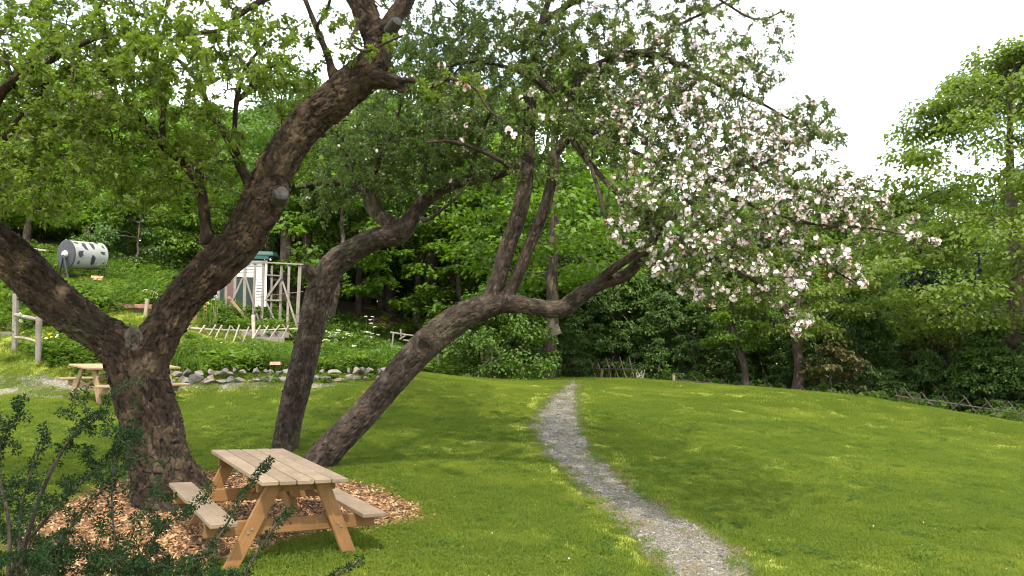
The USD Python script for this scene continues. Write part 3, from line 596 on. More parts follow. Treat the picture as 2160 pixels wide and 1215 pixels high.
t1_small = [
    [(437, 515, 26, 8.7), (432, 460, 23, 8.7), (424, 410, 24, 8.75), (398, 352, 24, 8.8), (352, 312, 23, 8.8), (312, 272, 20, 8.8), (292, 244, 16, 8.7), (262, 238, 11, 8.5), (210, 245, 9, 8.2), (140, 262, 7, 7.9), (60, 265, 6, 7.6)],
    [(424, 410, 12, 8.75), (425, 360, 10, 8.8), (418, 340, 9, 8.9)], [(345, 308, 14, 8.8), (342, 265, 13, 8.8), (345, 220, 12, 8.8), (330, 150, 10, 8.6), (335, 80, 7, 8.4)],
    [(532, 395, 26, 8.8), (508, 352, 22, 8.9), (495, 320, 20, 8.9), (470, 275, 17, 9.0), (452, 250, 14, 9.0), (420, 180, 10, 9.0), (380, 130, 8, 8.9), (345, 110, 6, 8.8)],
    [(500, 210, 14, 8.9), (520, 195, 12, 8.8), (545, 160, 9, 8.7), (590, 130, 6, 8.6)],
    [(508, 352, 12, 8.9), (495, 300, 11, 8.8), (496, 250, 10, 8.7), (500, 210, 11, 8.6), (515, 150, 8, 8.5), (560, 90, 6, 8.5)],
    [(704, 165, 22, 8.9), (692, 120, 16, 9.0), (678, 85, 14, 9.1), (662, 45, 12, 9.2), (640, -10, 10, 9.3)],
    [(665, 60, 8, 9.1), (690, 20, 7, 9.0), (700, -20, 6, 9.0)],
    [(840, 170, 13, 8.5), (870, 170, 11, 8.4), (905, 182, 10, 8.3), (930, 174, 9, 8.2), (955, 166, 8, 8.1), (1000, 185, 6, 7.9), (1030, 230, 5, 7.8), (1055, 250, 4, 7.7)],
    [(-120, 440, 40, 8.2), (-60, 330, 32, 7.8), (-20, 230, 26, 7.5), (30, 170, 20, 7.3), (110, 125, 14, 7.2), (190, 85, 10, 7.1), (250, 75, 7, 7.0)],
    [(-60, 330, 24, 7.8), (0, 300, 16, 7.6), (80, 200, 12, 7.4), (110, 160, 10, 7.3), (150, 140, 8, 7.2)],
    [(757, -10, 34, 8.7), (690, -40, 24, 8.5), (600, -20, 18, 8.2), (520, 20, 13, 7.9), (470, 60, 9, 7.7), (420, 70, 7, 7.6)],
    [(770, 30, 9, 8.5), (740, 85, 7, 8.2), (770, 108, 6, 8.1), (815, 90, 5, 8.0), (850, 75, 4, 7.9)],
]
t1_blobs = [(140, 130, 230, 170, 7.6, 1.5, 1.0), (400, 110, 220, 150, 8.2, 1.5, 1.0), (90, 330, 190, 130, 7.8, 1.3, 1.05), (330, 300, 190, 130, 8.7, 1.2, .95), (430, 400, 110, 90, 9.2, .8, .3), (560, 110, 120, 110, 8.8, 1.2, .55), (620, 200, 80, 60, 9.3, .7, .6), (700, 90, 60, 80, 8.7, .8, .35),
            (-230, 150, 250, 250, 7.6, 1.6, .5), (250, -190, 450, 170, 8.0, 1.8, .55), (760, -220, 330, 170, 8.8, 1.5, .5), (960, 190, 90, 40, 8.0, .4, .45), (640, 330, 60, 70, 9.5, .5, .3), (790, 95, 60, 30, 8.1, .3, .5), (60, 440, 90, 40, 8.6, .8, .5), (250, 420, 150, 60, 9.4, .8, .5)]
t1, tw1, body1 = apple_tree('apple_tree', 'massive apple tree with a wide V fork and flaking bark beside the near picnic table', t1_big, t1_small, t1_blobs, 3200, 15500, 4, (.066, .038), 'apple_leaf', rng, .017, .042, 3600, .042, 'apple_bark', iters=14, grow_from=.13, plates=.075, plate_h=.030)
# knot hole in the crotch, sawn stubs
def ring(p, n, r, rr, flat=1.0, seed=0):
    a = np.linspace(0, 2 * np.pi, 41); e = np.linalg.svd(np.asarray(n, float)[None])[2]; s = unit(np.cross([0, 0, 1.], n)); u = np.cross(n, s)
    P = np.asarray(p) + (np.cos(a)[:, None] * s * r * flat + np.sin(a)[:, None] * u * r) * (1 + .06 * np.sin(3 * a + seed))[:, None]
    v, f = tube(P, rr * (1 + .22 * np.sin(2 * a + 4.0) + .12 * np.sin(5 * a + seed)), 12, cap=False); v = v + .012 * (meshkit.fbm(v * 30, 3, 7)[:, None] - .5); return v, f
pk = at(284, 716, D1 - .40); nk = unit(np.array([.05, -1, .05]))
def onto(body, px, py):
    o_ = np.array([0, 0, EYE]); d_ = unit(at(px, py, 5.) - o_)
    loc, _, tri = body.ray.intersects_location([o_], [d_], multiple_hits=False); return (loc[0], body.face_normals[tri[0]]) if len(loc) else (at(px, py, D1 - .35), np.array([0, -1., 0]))
pk, _ = onto(body1, 284, 716)
kh = obj('knot_hole', ring(pk + nk * .004, nk, .105, .032, .78, 1), 'knot_rim', t1, True)
obj('knot_heart', join([(lambda c: (c.vertices * [1, 1, 1], c.faces))(fissure_disc(pk - nk * .02, nk, .082, .07)), ring(pk + nk * .018, nk, .062, .012, .8, 2)]), 'hollow_dark', kh)
for (px, py, dd, n_, r_) in ((592, 410, D1 - .36, (.42, -1, .25), .088), (833, 50, D1 - .27, (.6, -.7, .4), .075)):
    p_ = at(px, py, dd); n_ = unit(np.array(n_, float)); sf = obj('sawn_stub', fissure_disc(p_ - n_ * .03, n_, r_, .18), 'stub_bark', t1, 30)
    obj('cut_face', fissure_disc(p_ + n_ * .036, n_, r_ * .84, .03, 3), 'cut_wood', sf, 30)
print('tree1')

# the S-curved tree
D2 = 11.8; rng = np.random.default_rng(12)
t2_big = [
    [(594, 985, 66, D2), (601, 945, 60, D2), (612, 880, 57, D2), (634, 790, 60, D2), (658, 690, 60, D2), (676, 610, 62, D2), (712, 552, 60, D2), (785, 507, 52, D2), (842, 492, 50, D2), (868, 462, 38, D2), (890, 430, 32, D2), (935, 398, 28, D2), (990, 380, 25, D2), (1050, 370, 18, D2 + .1), (1110, 345, 12, D2 + .2)],
    [(842, 490, 42, D2), (815, 465, 36, D2 + .1), (785, 440, 30, D2 + .2), (770, 405, 22, D2 + .3), (735, 388, 15, D2 + .4), (680, 386, 12, D2 + .5), (630, 395, 9, D2 + .6)],
    [(672, 596, 40, D2), (656, 575, 30, D2 - .1), (648, 566, 24, D2 - .12)],
]
t2_small = [
    [(800, 455, 18, D2 + .1), (785, 400, 14, D2 + .1), (800, 340, 11, D2), (830, 270, 8, D2), (850, 200, 6, D2)],
    [(935, 398, 14, D2), (930, 330, 11, D2 + .2), (960, 260, 9, D2 + .4), (950, 180, 7, D2 + .5)],
    [(990, 380, 12, D2), (1010, 300, 9, D2 - .3), (1040, 220, 7, D2 - .5)],
    [(770, 405, 10, D2 + .3), (735, 340, 8, D2 + .6), (720, 270, 6, D2 + .8), (740, 210, 5, D2 + .8)],
    [(880, 445, 11, D2), (900, 465, 8, D2 - .4), (960, 420, 6, D2 - .8)],
]
t2_blobs = [(760, 330, 130, 110, 12.2, 1.6, 1.0), (900, 220, 170, 150, 12.2, 1.8, 1.0), (1000, 330, 140, 90, 11.8, 1.5, 1.0), (940, 90, 160, 90, 12.4, 1.6, .9), (690, 420, 80, 60, 12.5, .8, .55), (860, 380, 130, 60, 12.2, 1.2, .7), (930, -100, 260, 140, 12.4, 2.0, .45)]
t2, tw2, _ = apple_tree('apple_tree', 'slender dark apple tree whose trunk bends like an S, standing behind the near picnic table', t2_big, t2_small, t2_blobs, 3200, 17000, 4, (.060, .034), 'apple_leaf_dull', rng, .022, .026, 500, .035, 'apple_bark_smooth', grow_from=.16)
print('tree2')

# the leaning tree in flower
D3 = 10.6; rng = np.random.default_rng(13)
t3_big = [
    [(630, 1020, 76, D3), (662, 985, 70, D3), (705, 938, 66, D3), (765, 875, 62, D3), (832, 800, 62, D3), (890, 735, 68, D3), (950, 684, 68, D3), (1010, 652, 58, D3), (1062, 638, 50, D3), (1120, 646, 36, D3), (1180, 652, 40, D3), (1218, 628, 38, D3), (1262, 600, 32, D3), (1320, 580, 28, D3 - .1), (1350, 548, 24, D3 - .2), (1388, 490, 20, D3 - .4), (1440, 430, 17, D3 - .6), (1510, 380, 14, D3 - .8), (1570, 330, 10, D3 - 1)],
    [(1020, 650, 46, D3), (1045, 606, 38, D3), (1068, 530, 38, D3), (1095, 450, 38, D3), (1108, 380, 36, D3), (1114, 310, 32, D3 + .1), (1118, 240, 28, D3 + .2), (1122, 180, 24, D3 + .3), (1132, 100, 18, D3 + .4), (1145, 40, 16, D3 + .4), (1165, -20, 12, D3 + .5)],
    [(1062, 640, 34, D3), (1084, 600, 27, D3 - .05), (1112, 530, 28, D3 - .1), (1148, 440, 26, D3 - .15), (1166, 370, 25, D3 - .2), (1170, 325, 24, D3 - .2), (1200, 285, 24, D3 - .2), (1216, 258, 23, D3 - .2), (1190, 225, 20, D3 - .1), (1160, 190, 20, D3), (1130, 158, 18, D3), (1122, 100, 14, D3)],
    [(1255, 598, 24, D3), (1300, 562, 20, D3 - .3), (1345, 530, 18, D3 - .6), (1400, 472, 14, D3 - .9), (1470, 440, 10, D3 - 1.2)],
    [(905, 722, 30, D3 - .15), (893, 712, 22, D3 - .25)],
]
t3_small = [
    [(1200, 285, 14, D3 - .2), (1240, 340, 13, D3 - .6), (1290, 395, 12, D3 - 1.2), (1360, 455, 11, D3 - 1.8), (1430, 505, 9, D3 - 2.3), (1510, 545, 8, D3 - 2.7), (1600, 600, 6, D3 - 3), (1680, 680, 4, D3 - 3.1)],
    [(1200, 210, 22, D3 - .1), (1240, 155, 21, D3 - .1), (1300, 122, 20, D3), (1365, 112, 16, D3), (1440, 140, 12, D3 + .1), (1520, 180, 9, D3 + .2), (1600, 215, 7, D3 + .2), (1680, 260, 5, D3 + .2)],
    [(1215, 258, 13, D3 - .2), (1290, 300, 12, D3 - .7), (1380, 340, 10, D3 - 1.2), (1480, 400, 9, D3 - 1.7), (1580, 430, 8, D3 - 2), (1700, 470, 6, D3 - 2.2), (1830, 480, 5, D3 - 2.3), (1930, 500, 3.5, D3 - 2.3)],
    [(1145, 45, 14, D3 + .4), (1240, -10, 11, D3 + .4), (1350, -40, 9, D3 + .4), (1480, -20, 7, D3 + .3), (1590, 40, 5, D3 + .2), (1660, 20, 4, D3 + .2)],
    [(1440, 430, 13, D3 - .6), (1520, 400, 11, D3 - .5), (1600, 350, 9, D3 - .3), (1700, 290, 7, D3 - .2), (1760, 230, 5, D3 - .1)],
    [(1388, 490, 13, D3 - .4), (1460, 500, 10, D3 - 1), (1540, 470, 8, D3 - 1.6), (1640, 510, 7, D3 - 2.2), (1740, 560, 5, D3 - 2.6), (1810, 600, 4, D3 - 2.8)],
    [(1360, 455, 8, D3 - 1.8), (1390, 530, 7, D3 - 2.2), (1440, 600, 5, D3 - 2.5), (1500, 640, 4, D3 - 2.7)],
    [(1570, 330, 10, D3 - 1), (1640, 390, 8, D3 - .8), (1740, 400, 7, D3 - .6), (1830, 400, 5, D3 - .5), (1880, 410, 4, D3 - .5)],
    [(1216, 258, 10, D3 - .2), (1236, 320, 9, D3 - .8), (1262, 400, 8, D3 - 1.4), (1280, 470, 6, D3 - 1.9), (1300, 500, 5, D3 - 2.2)],
    [(1365, 112, 10, D3), (1420, 60, 8, D3 + .2), (1500, 20, 6, D3 + .3), (1570, -20, 5, D3 + .4)],
    [(1160, 190, 12, D3), (1090, 150, 9, D3 + .2), (1010, 130, 7, D3 + .5), (940, 140, 5, D3 + .6)],
    [(1108, 380, 12, D3), (1040, 330, 9, D3 - .4), (960, 300, 7, D3 - .7), (900, 300, 5, D3 - .9)],
]
t3_blobs = [(1180, 90, 130, 110, 10.9, 1.2, 1.1), (1330, 110, 170, 120, 10.6, 1.4, 1.1), (1480, 180, 150, 130, 10.3, 1.5, .9), (1600, 110, 90, 90, 10.6, 1.0, .32), (1360, 260, 150, 110, 9.9, 1.4, .85), (1250, 230, 120, 90, 10.3, 1.2, 1.0), (1060, 100, 120, 110, 11.2, 1.0, .8), (1130, 210, 90, 90, 10.4, 1.0, .7), (1560, 320, 150, 100, 9.6, 1.4, .9), (1700, 280, 90, 90, 10.0, 1.0, .7), (1430, 400, 150, 90, 8.7, 1.2, .75), (1620, 440, 150, 80, 8.6, 1.3, .75), (1770, 430, 110, 80, 8.9, 1.0, .8), (1870, 460, 70, 50, 8.6, .6, .6), (1550, 520, 150, 70, 7.9, .8, .6), (1700, 560, 110, 60, 7.8, .7, .5), (1420, 550, 90, 70, 8.2, .7, .55), (1600, 600, 110, 50, 7.6, .5, .5), (1500, 630, 60, 30, 7.8, .4, .35), (1690, 680, 40, 40, 7.5, .3, .5), (1330, 470, 60, 60, 8.5, .6, .55), (1940, 510, 50, 18, 8.3, .3, .5), (1650, 30, 40, 30, 10.7, .4, .4), (1500, 20, 120, 50, 10.8, 1.0, .5),
            (1150, 330, 100, 70, 10.4, 1.2, .5), (1000, 210, 110, 80, 10.6, 1.0, .45), (1300, -130, 330, 130, 10.8, 1.8, .4), (1800, 560, 50, 60, 8.0, .4, .4)]
t3, tw3, _ = apple_tree('apple_tree', 'leaning apple tree with a long slanting trunk and branches full of pale pink blossom', t3_big, t3_small, t3_blobs, 4000, 27000, 4, (.055, .032), 'blossom_tree_leaf', rng, .021, .028, 700, .038, 'apple_bark_smooth', grow_from=.11)
A, B = tw3.sites(rng); mid = (A + B) / 2
px3 = 1080 + mid[:, 0] / mid[:, 1] * FPX; 
# flowers thicken towards the outer, right-hand and sunny lower boughs
xr = mid[:, 0]; w = np.clip((xr - .0) / 2.4, .17, 1.0) * np.clip((10.9 - mid[:, 1]) / 1.6, .22, 1.3); w /= w.sum()
seeds = rng.choice(len(mid), 900, p=w, replace=False); kt = cKDTree(mid); pick = []
for i in seeds: pick += list(rng.permutation(kt.query_ball_point(mid[i], .13))[:rng.integers(2, 6)])
pick = np.unique(np.array(pick, int))
centre = mid.mean(0) + [0, 1.0, -.6]; pet, bud = [], []; order = pick[np.argsort(mid[pick, 1])]
for n_, i in enumerate(order):
    c = mid[i] + rng.normal(size=3) * .02; out = unit(unit(c - centre) + np.array([-.2, -.5, .35]))
    a, b = blossom(c, rng, out, int(rng.integers(2, 8)), .038)
    if n_ < 300:
        cl = obj('blossom_cluster', a, 'petal_white', t3); obj('buds', b, 'petal_bud', cl)
    else: pet.append(a); bud.append(b)
far_bl = obj('far_blossom', join(pet), 'petal_white', t3); tag(far_bl, kind='stuff'); tag(obj('far_buds', join(bud), 'petal_bud', t3), kind='stuff')
A, B = tw2.sites(rng); mid = (A + B) / 2; pick = rng.choice(len(mid), 170, replace=False); pet = []
for i in pick: pet.append(blossom(mid[i], rng, np.array([.2, -.8, .3]), int(rng.integers(2, 5)))[0])
tag(obj('blossom', join(pet), 'petal_white', t2), kind='stuff')
A, B = tw1.sites(rng); mid = (A + B) / 2
for px, py, d in ((195, 198, 7.2), (213, 203, 7.2), (75, 103, 7.2), (930, 138, 8.0), (985, 185, 7.9), (1022, 182, 7.9), (968, 176, 7.9), (1075, 275, 7.8), (1085, 285, 7.8)):
    i = np.argmin(np.linalg.norm(mid - at(px, py, d), axis=1)); a, b = blossom(at(px, py, d), rng, np.array([0, -1., .2]), 5, .045); cl = obj('blossom_cluster', a, 'petal_white', t1); obj('buds', b, 'petal_bud', cl)
print('tree3')

# ------------------------------------------------------------------ picnic tables
def picnic_table(name, label, mats, L=1.93, W=.745, H=.715, BH=.40, BO=.64, BW=.215, matrix=None, seed=0, group='wooden picnic tables'):
    t = thing(name, label, 'picnic table', matrix=matrix, group=group); rg = np.random.default_rng(seed)
    top, leg = mats
    def part(nm, a, b, w, th, mat, up=(0, 0, 1), parent=t, bev=.006):
        a, b = np.array(a, float), np.array(b, float); m = plank((np.linalg.norm(b - a), w, th), bev)
        x = UsdGeom.Xform  # boards keep their own x axis along the grain
        pr = usdkit.mesh(stage, path_for(nm, pathof(parent)), m, LK + mat, False)
        R = frame(b - a, up); T = np.eye(4); T[:3, :3] = R; T[:3, 3] = (a + b) / 2
        pr.AddTransformOp().Set(Gf.Matrix4d(*T.T.ravel().tolist())); return pr.GetPrim()
    nb = 5; bw = W / nb
    for i in range(nb):
        x = -W/2 + bw * (i + .5); z = H - .019 + rg.uniform(-.0015, .0015); e = rg.uniform(-.006, .006)
        part('top_board', (x, -L/2 + e, z), (x, L/2 + e, z), bw - .010, .038, top)
    for s in (-1, 1): part('seat', (s*BO, -L/2, BH - .019), (s*BO, L/2, BH - .019), BW, .038, top)
    for e in (-1, 1):
        y = e * (L/2 - .24)
        part('top_batten', (-W/2 + .03, y, H - .038 - .046), (W/2 - .03, y, H - .038 - .046), .04, .09, leg)
        part('seat_bearer', (-BO - .10, y, BH - .038 - .062), (BO + .10, y, BH - .038 - .062), .038, .124, leg)
        for s in (-1, 1):
            lg = part('leg', (s*.20, y + e*.041, H - .045), (s*.525, y + e*.041, -.03), .12, .040, leg, up=(0, 1, 0))
            f = (H - .045 - (BH - .10)) / (H - .015); xb = s * (.20 + .325 * f)
            for dx, dz in ((0, .0), (s*.03, -.03)):
                b = trimesh.creation.cylinder(.010, .012, sections=10); b.apply_transform(trimesh.transformations.rotation_matrix(math.pi/2, [1, 0, 0])); b.apply_translation((xb + dx, y + e*.064, BH - .10 + dz)); obj('bolt', b, 'bolt_metal', t, 30)
        part('brace', (0, y - e*.03, BH - .06), (0, e * .16, H - .045), .10, .038, leg, up=(1, 0, 0))
    for y in (0,): part('top_batten', (-W/2 + .06, y, H - .038 - .02), (W/2 - .06, y, H - .038 - .02), .09, .038, leg)
    return t

def on_ground(x, y, a, z=None, slope=None):
    n = unit(np.array([-slope[0], -slope[1], 1.])) if slope is not None else gnormal(x, y, .8).reshape(3)
    X = np.array([math.cos(a), math.sin(a), 0]); X = unit(X - n * (X @ n)); Y = np.cross(n, X)
    T = np.eye(4); T[:3, :3] = np.stack([X, Y, n], 1); T[:3, 3] = (x, y, gz(x, y) if z is None else z); return T
picnic_table('picnic_table', 'weathered picnic table on wood chips in front of the forked apple tree', ('table_top_wood', 'table_leg_wood'), matrix=on_ground(-2.29, 7.45, .57, z=.012, slope=(-.054, -.01)), seed=1)
xf, df = (262 - 1080) / FPX * 15.0, 15.0
picnic_table('picnic_table', 'pale new picnic table on the gravel yard, half hidden behind the forked trunk', ('pale_table_wood', 'pale_table_wood'), L=2.0, matrix=on_ground(-8.03, 16.19, -.557, z=.69, slope=(-.091, .038)), seed=2)

# ------------------------------------------------------------------ grass, chips, pebbles
rng = np.random.default_rng(21)
def tuft(n, R, h0, h1, w, rng, clover=0):
    r = R * np.sqrt(rng.uniform(0, 1, n)); a = rng.uniform(0, 6.283, n); b = np.stack([r*np.cos(a), r*np.sin(a), 0*r - .004], -1)
    h = rng.uniform(h0, h1, n)[:, None]; ln = rand_dirs(rng, n) * [1, 1, 0]; lean = ln * rng.uniform(.15, .95, (n, 1)) * h
    s = unit(np.cross(np.array([0, 0, 1.]), ln)) * w * rng.uniform(.7, 1.3, (n, 1)); up = np.array([0, 0, 1.])
    v = np.stack([b - s, b + s, b + lean*.35 + up*h*.62 - s*.8, b + lean*.35 + up*h*.62 + s*.8, b + lean + up*h*.95], 1)
    f = np.array([[0, 1, 3], [0, 3, 2], [2, 3, 4]]); F = (f[None] + (np.arange(n)*5)[:, None, None]).reshape(-1, 3); out = [(v.reshape(-1, 3), F)]
    if clover:
        c = np.stack([rng.uniform(-R, R, clover), rng.uniform(-R, R, clover), rng.uniform(.02, .04, clover)], -1); j = np.repeat(np.arange(clover), 3); d = rand_dirs(rng, len(j)) * [1, 1, .25]
        out.append(leaves(c[j], d, unit(np.array([0, 0, 1.]) + .4*rand_dirs(rng, len(j))), np.full(len(j), .016), np.full(len(j), .014), shape='flat'))
    return join(out)
tufts = [tuft(520, .30, .018, .052, .0034, rng, 60), tuft(520, .30, .014, .045, .0034, rng, 20), tuft(460, .26, .026, .070, .0036, rng, 110), tuft(380, .30, .012, .036, .0036, rng, 10)]
def lawn_points(step, y0, y1, rng, keep=1.0):
    pts = []
    for y in np.arange(y0, y1, step):
        half = (1080 / FPX) * y * 1.06 + .6
        x = np.arange(-half, half, step); x = x[rng.uniform(size=len(x)) < keep]
        pts.append(np.stack([x + rng.uniform(-.6, .6, len(x))*step, y + rng.uniform(-.6, .6, len(x))*step], -1))
    return np.vstack(pts)
Pg = np.vstack([lawn_points(.22, 5.6, 11, rng), lawn_points(.27, 11, 19, rng), lawn_points(.33, 19, 29, rng)])
def edge_ok(P, poly, inner):
    import shapely
    g = shapely.points(P); inside = shapely.contains(poly, g); d = shapely.distance(g, poly.exterior); return ~(inside & (d > inner))
ok = ~contains_xy(path_poly.buffer(.20), Pg[:, 0], Pg[:, 1]) & edge_ok(Pg, mulch_poly, .02)
yd = contains_xy(yard_poly, Pg[:, 0], Pg[:, 1]); ok &= (~yd) | ((meshkit.fbm(np.c_[Pg*1.1, 0*Pg[:, :1]], 3, 4) > np.where(Pg[:, 0] < -7, .58, .50)))
hill = (Pg[:, 0] < -1.5) & (Pg[:, 1] > 19.5 - .0*Pg[:, 0]); wd = contains_xy(wood_poly, Pg[:, 0], Pg[:, 1])
ok &= ~wd; Pg = Pg[ok]
n = len(Pg); Zg = gz(Pg[:, 0], Pg[:, 1]); qn = quat_mul(quat_up(gnormal(Pg[:, 0], Pg[:, 1])), quat_z(rng.uniform(0, 6.283, n)))
instancer('grass', [[(t_, 'grass_blade', False)] for t_ in tufts], np.c_[Pg, Zg], qn, np.stack([rng.uniform(.9, 1.2, n)]*2 + [rng.uniform(.75, 1.35, n)], -1), rng.integers(0, 4, n), kind='stuff', label='short mown lawn grass with clover', cat='grass')
# longer unmown grass at edges: round the table feet, along the path and at the yard
ring_p = [np.array(p.exterior.interpolate(s).coords[0]) for p in (path_poly, mulch_poly) for s in np.arange(0, p.exterior.length, .11)]
ring_p = np.array(ring_p); ring_p = ring_p[(ring_p[:, 1] < 24)]; ring_p = ring_p + rng.normal(size=ring_p.shape)*.06; n = len(ring_p)
long_t = [tuft(60, .10, .03, .085, .0022, rng, 8), tuft(80, .12, .03, .07, .0022, rng, 25)]
instancer('edge_grass', [[(t_, 'grass_blade', False)] for t_ in long_t], np.c_[ring_p, gz(ring_p[:, 0], ring_p[:, 1])], quat_z(rng.uniform(0, 6.28, n)), rng.uniform(.6, 1.2, n), rng.integers(0, 2, n), kind='stuff', label='longer grass fringe along the path and mulch', cat='grass')
# coarser clumps that the mower missed, in the nearer lawn
Pk = np.c_[rng.uniform(-9, 9, 6000), rng.uniform(5.6, 17, 6000)]; Pk = Pk[(np.abs(Pk[:, 0]) < .68*Pk[:, 1] + .5) & (meshkit.fbm(np.c_[Pk*1.3, 0*Pk[:, :1]], 3, 15) > .47) & ~contains_xy(path_poly.buffer(.05), Pk[:, 0], Pk[:, 1]) & ~contains_xy(mulch_poly, Pk[:, 0], Pk[:, 1]) & ~contains_xy(yard_poly, Pk[:, 0], Pk[:, 1])]; n = len(Pk)
instancer('grass_clumps', [[(tuft(45, .08, .03, .085, .0035, rng, 6), 'grass_blade', False)], [(tuft(25, .09, .02, .05, .003, rng, 45), 'weed_dark', False)], [(tuft(30, .10, .02, .055, .003, rng, 0), 'weed_yellow', False)]], np.c_[Pk, gz(Pk[:, 0], Pk[:, 1])], quat_z(rng.uniform(0, 6.28, n)), rng.uniform(.6, 1.25, n), rng.choice([0, 0, 0, 1, 1, 1], n), kind='stuff', label='coarser grass and clover clumps in the near lawn', cat='grass')
# wood chips
def poly_points(poly, n, rng):
    x0, y0, x1, y1 = poly.bounds; out = np.zeros((0, 2))
    while len(out) < n:
        p = np.c_[rng.uniform(x0, x1, n), rng.uniform(y0, y1, n)]; out = np.vstack([out, p[contains_xy(poly, p[:, 0], p[:, 1])]])
    return out[:n]
chips = []
for k in range(6):
    m = trimesh.creation.box((rng.uniform(.03, .075), rng.uniform(.008, .02), rng.uniform(.003, .006))); m.vertices += rng.normal(size=m.vertices.shape)*.0025; chips.append(m)
def lie(n, rng, tilt):
    return quat_mul(quat_up(unit(np.array([0, 0, 1.]) + tilt*rng.normal(size=(n, 3)))), quat_z(rng.uniform(0, 6.283, n)))
Pc = np.vstack([poly_points(mulch_poly, 17000, rng), poly_points(mulch_poly.buffer(.25), 700, rng)]); n = len(Pc)
import shapely
lift = .05*np.clip(shapely.distance(shapely.points(Pc), mulch_poly.exterior)/.7, 0, 1)*contains_xy(mulch_poly, Pc[:, 0], Pc[:, 1])
instancer('wood_chips', [[(c, 'chip_piece', False)] for c in chips], np.c_[Pc, gz(Pc[:, 0], Pc[:, 1]) + lift + .014 + rng.uniform(0, .012, n)], lie(n, rng, .35), rng.uniform(.6, 1.25, n), rng.integers(0, 6, n), kind='stuff', label='orange brown wood chips round the forked apple tree', cat='wood chips')
pebs = []
for k in range(4):
    m = trimesh.creation.icosphere(1, 1.0); m.vertices *= [1, .8, .55]; m.vertices *= (1 + .25*rng.normal(size=(len(m.vertices), 1))*.6); pebs.append(m)
Pp = np.vstack([poly_points(path_poly, 12000, rng), poly_points(yard_poly, 2500, rng)]); n = len(Pp)
instancer('pebbles', [[(c, 'pebble_look', True)] for c in pebs], np.c_[Pp, gz(Pp[:, 0], Pp[:, 1]) + .012], lie(n, rng, .3), .0048 * np.exp(rng.normal(size=n)*.6), rng.integers(0, 4, n), kind='stuff', label='small grey stones on the path and yard', cat='gravel')
# dry clippings and weeds on the path edges, fallen petals on the lawn
Ps = poly_points(path_poly, 1100, rng); dd = shapely.distance(shapely.points(Ps), path_poly.exterior); Ps = Ps[rng.uniform(size=len(Ps)) < np.exp(-dd/.13)]; n = len(Ps)
instancer('path_weeds', [[(tuft(40, .10, .012, .04, .002, rng, 10), 'straw', False)], [(tuft(45, .10, .012, .035, .002, rng, 25), 'weed_leaf', False)]], np.c_[Ps, gz(Ps[:, 0], Ps[:, 1]) + .008], quat_z(rng.uniform(0, 6.28, n)), rng.uniform(.6, 1.3, n), (rng.uniform(size=n) < .4).astype(int), kind='stuff', label='dry clippings and weeds along the gravel path', cat='weeds')
Pf = np.c_[rng.uniform(-6, 6, 420), rng.uniform(6, 17, 420)]; n = len(Pf)
instancer('fallen_petals', [[(leaves(np.zeros((1, 3)), np.array([[1., 0, 0]]), np.array([[0, 0, 1.]]), .018, .015), 'petal_white', False)]], np.c_[Pf, gz(Pf[:, 0], Pf[:, 1]) + .035], lie(n, rng, .4), rng.uniform(.6, 1.3, n), np.zeros(n), kind='stuff', label='white petals fallen on the lawn', cat='petals')

# ------------------------------------------------------------------ the dark shrub in front
rng = np.random.default_rng(31)
def stem(pts): return limb([(px, py, w, d) for px, py, w, d in pts], 5)
S = [stem(p) for p in [
    [(-20, 1650, 16, 3.3), (30, 1250, 13, 3.3), (70, 1090, 10, 3.3), (110, 990, 8, 3.3), (150, 925, 6, 3.3), (180, 890, 4, 3.3), (212, 874, 2.5, 3.3)],
    [(-20, 1650, 14, 3.2), (10, 1300, 11, 3.2), (20, 1120, 8, 3.2), (-2, 1000, 6, 3.2), (5, 930, 4, 3.2), (38, 882, 2.5, 3.2)],
    [(-20, 1650, 14, 3.3), (20, 1230, 10, 3.3), (95, 1098, 7, 3.3), (180, 1010, 5, 3.3), (235, 960, 3, 3.3), (252, 940, 2, 3.3)],
    [(300, 1700, 12, 3.2), (262, 1350, 9, 3.2), (246, 1170, 6, 3.2), (236, 1070, 4, 3.2), (240, 980, 3, 3.2), (248, 930, 2, 3.2)],
    [(330, 1700, 12, 3.1), (380, 1350, 9, 3.1), (400, 1215, 7, 3.1), (470, 1120, 5, 3.1), (515, 1040, 4, 3.1), (545, 1000, 3, 3.1), (571, 972, 2, 3.1)],
    [(330, 1700, 12, 3.0), (440, 1350, 9, 3.0), (505, 1240, 7, 3.0), (545, 1160, 5, 3.0), (590, 1100, 4, 3.0), (618, 1075, 2, 3.0)],
    [(300, 1700, 12, 3.1), (280, 1300, 9, 3.1), (320, 1150, 6, 3.1), (355, 1105, 4, 3.1), (400, 1075, 2, 3.1)],
    [(100, 1700, 12, 3.2), (110, 1300, 9, 3.2), (130, 1150, 6, 3.2), (190, 1060, 4, 3.2), (250, 1000, 2.5, 3.2)],
    [(480, 1700, 12, 3.0), (560, 1380, 8, 3.0), (640, 1280, 5, 3.0), (700, 1220, 4, 3.0), (762, 1180, 2, 3.0)],
    [(100, 1700, 12, 3.2), (60, 1300, 9, 3.2), (40, 1130, 6, 3.2), (60, 1010, 4, 3.2), (95, 930, 2, 3.2)]]]
bush = thing('shrub', 'dark green small leaved shrub in the lower left corner before the wood chips', 'shrub')
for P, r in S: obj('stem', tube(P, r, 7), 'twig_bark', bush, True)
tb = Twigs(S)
near = np.vstack([np.repeat(S[k][0][S[k][1] < .011], 2, 0) for k in (0, 1, 2, 3, 6, 7, 9)]); tb.grow(near + rng.normal(size=near.shape)*[.06, .06, .05] + [0, 0, .05], rng, seg=.05)
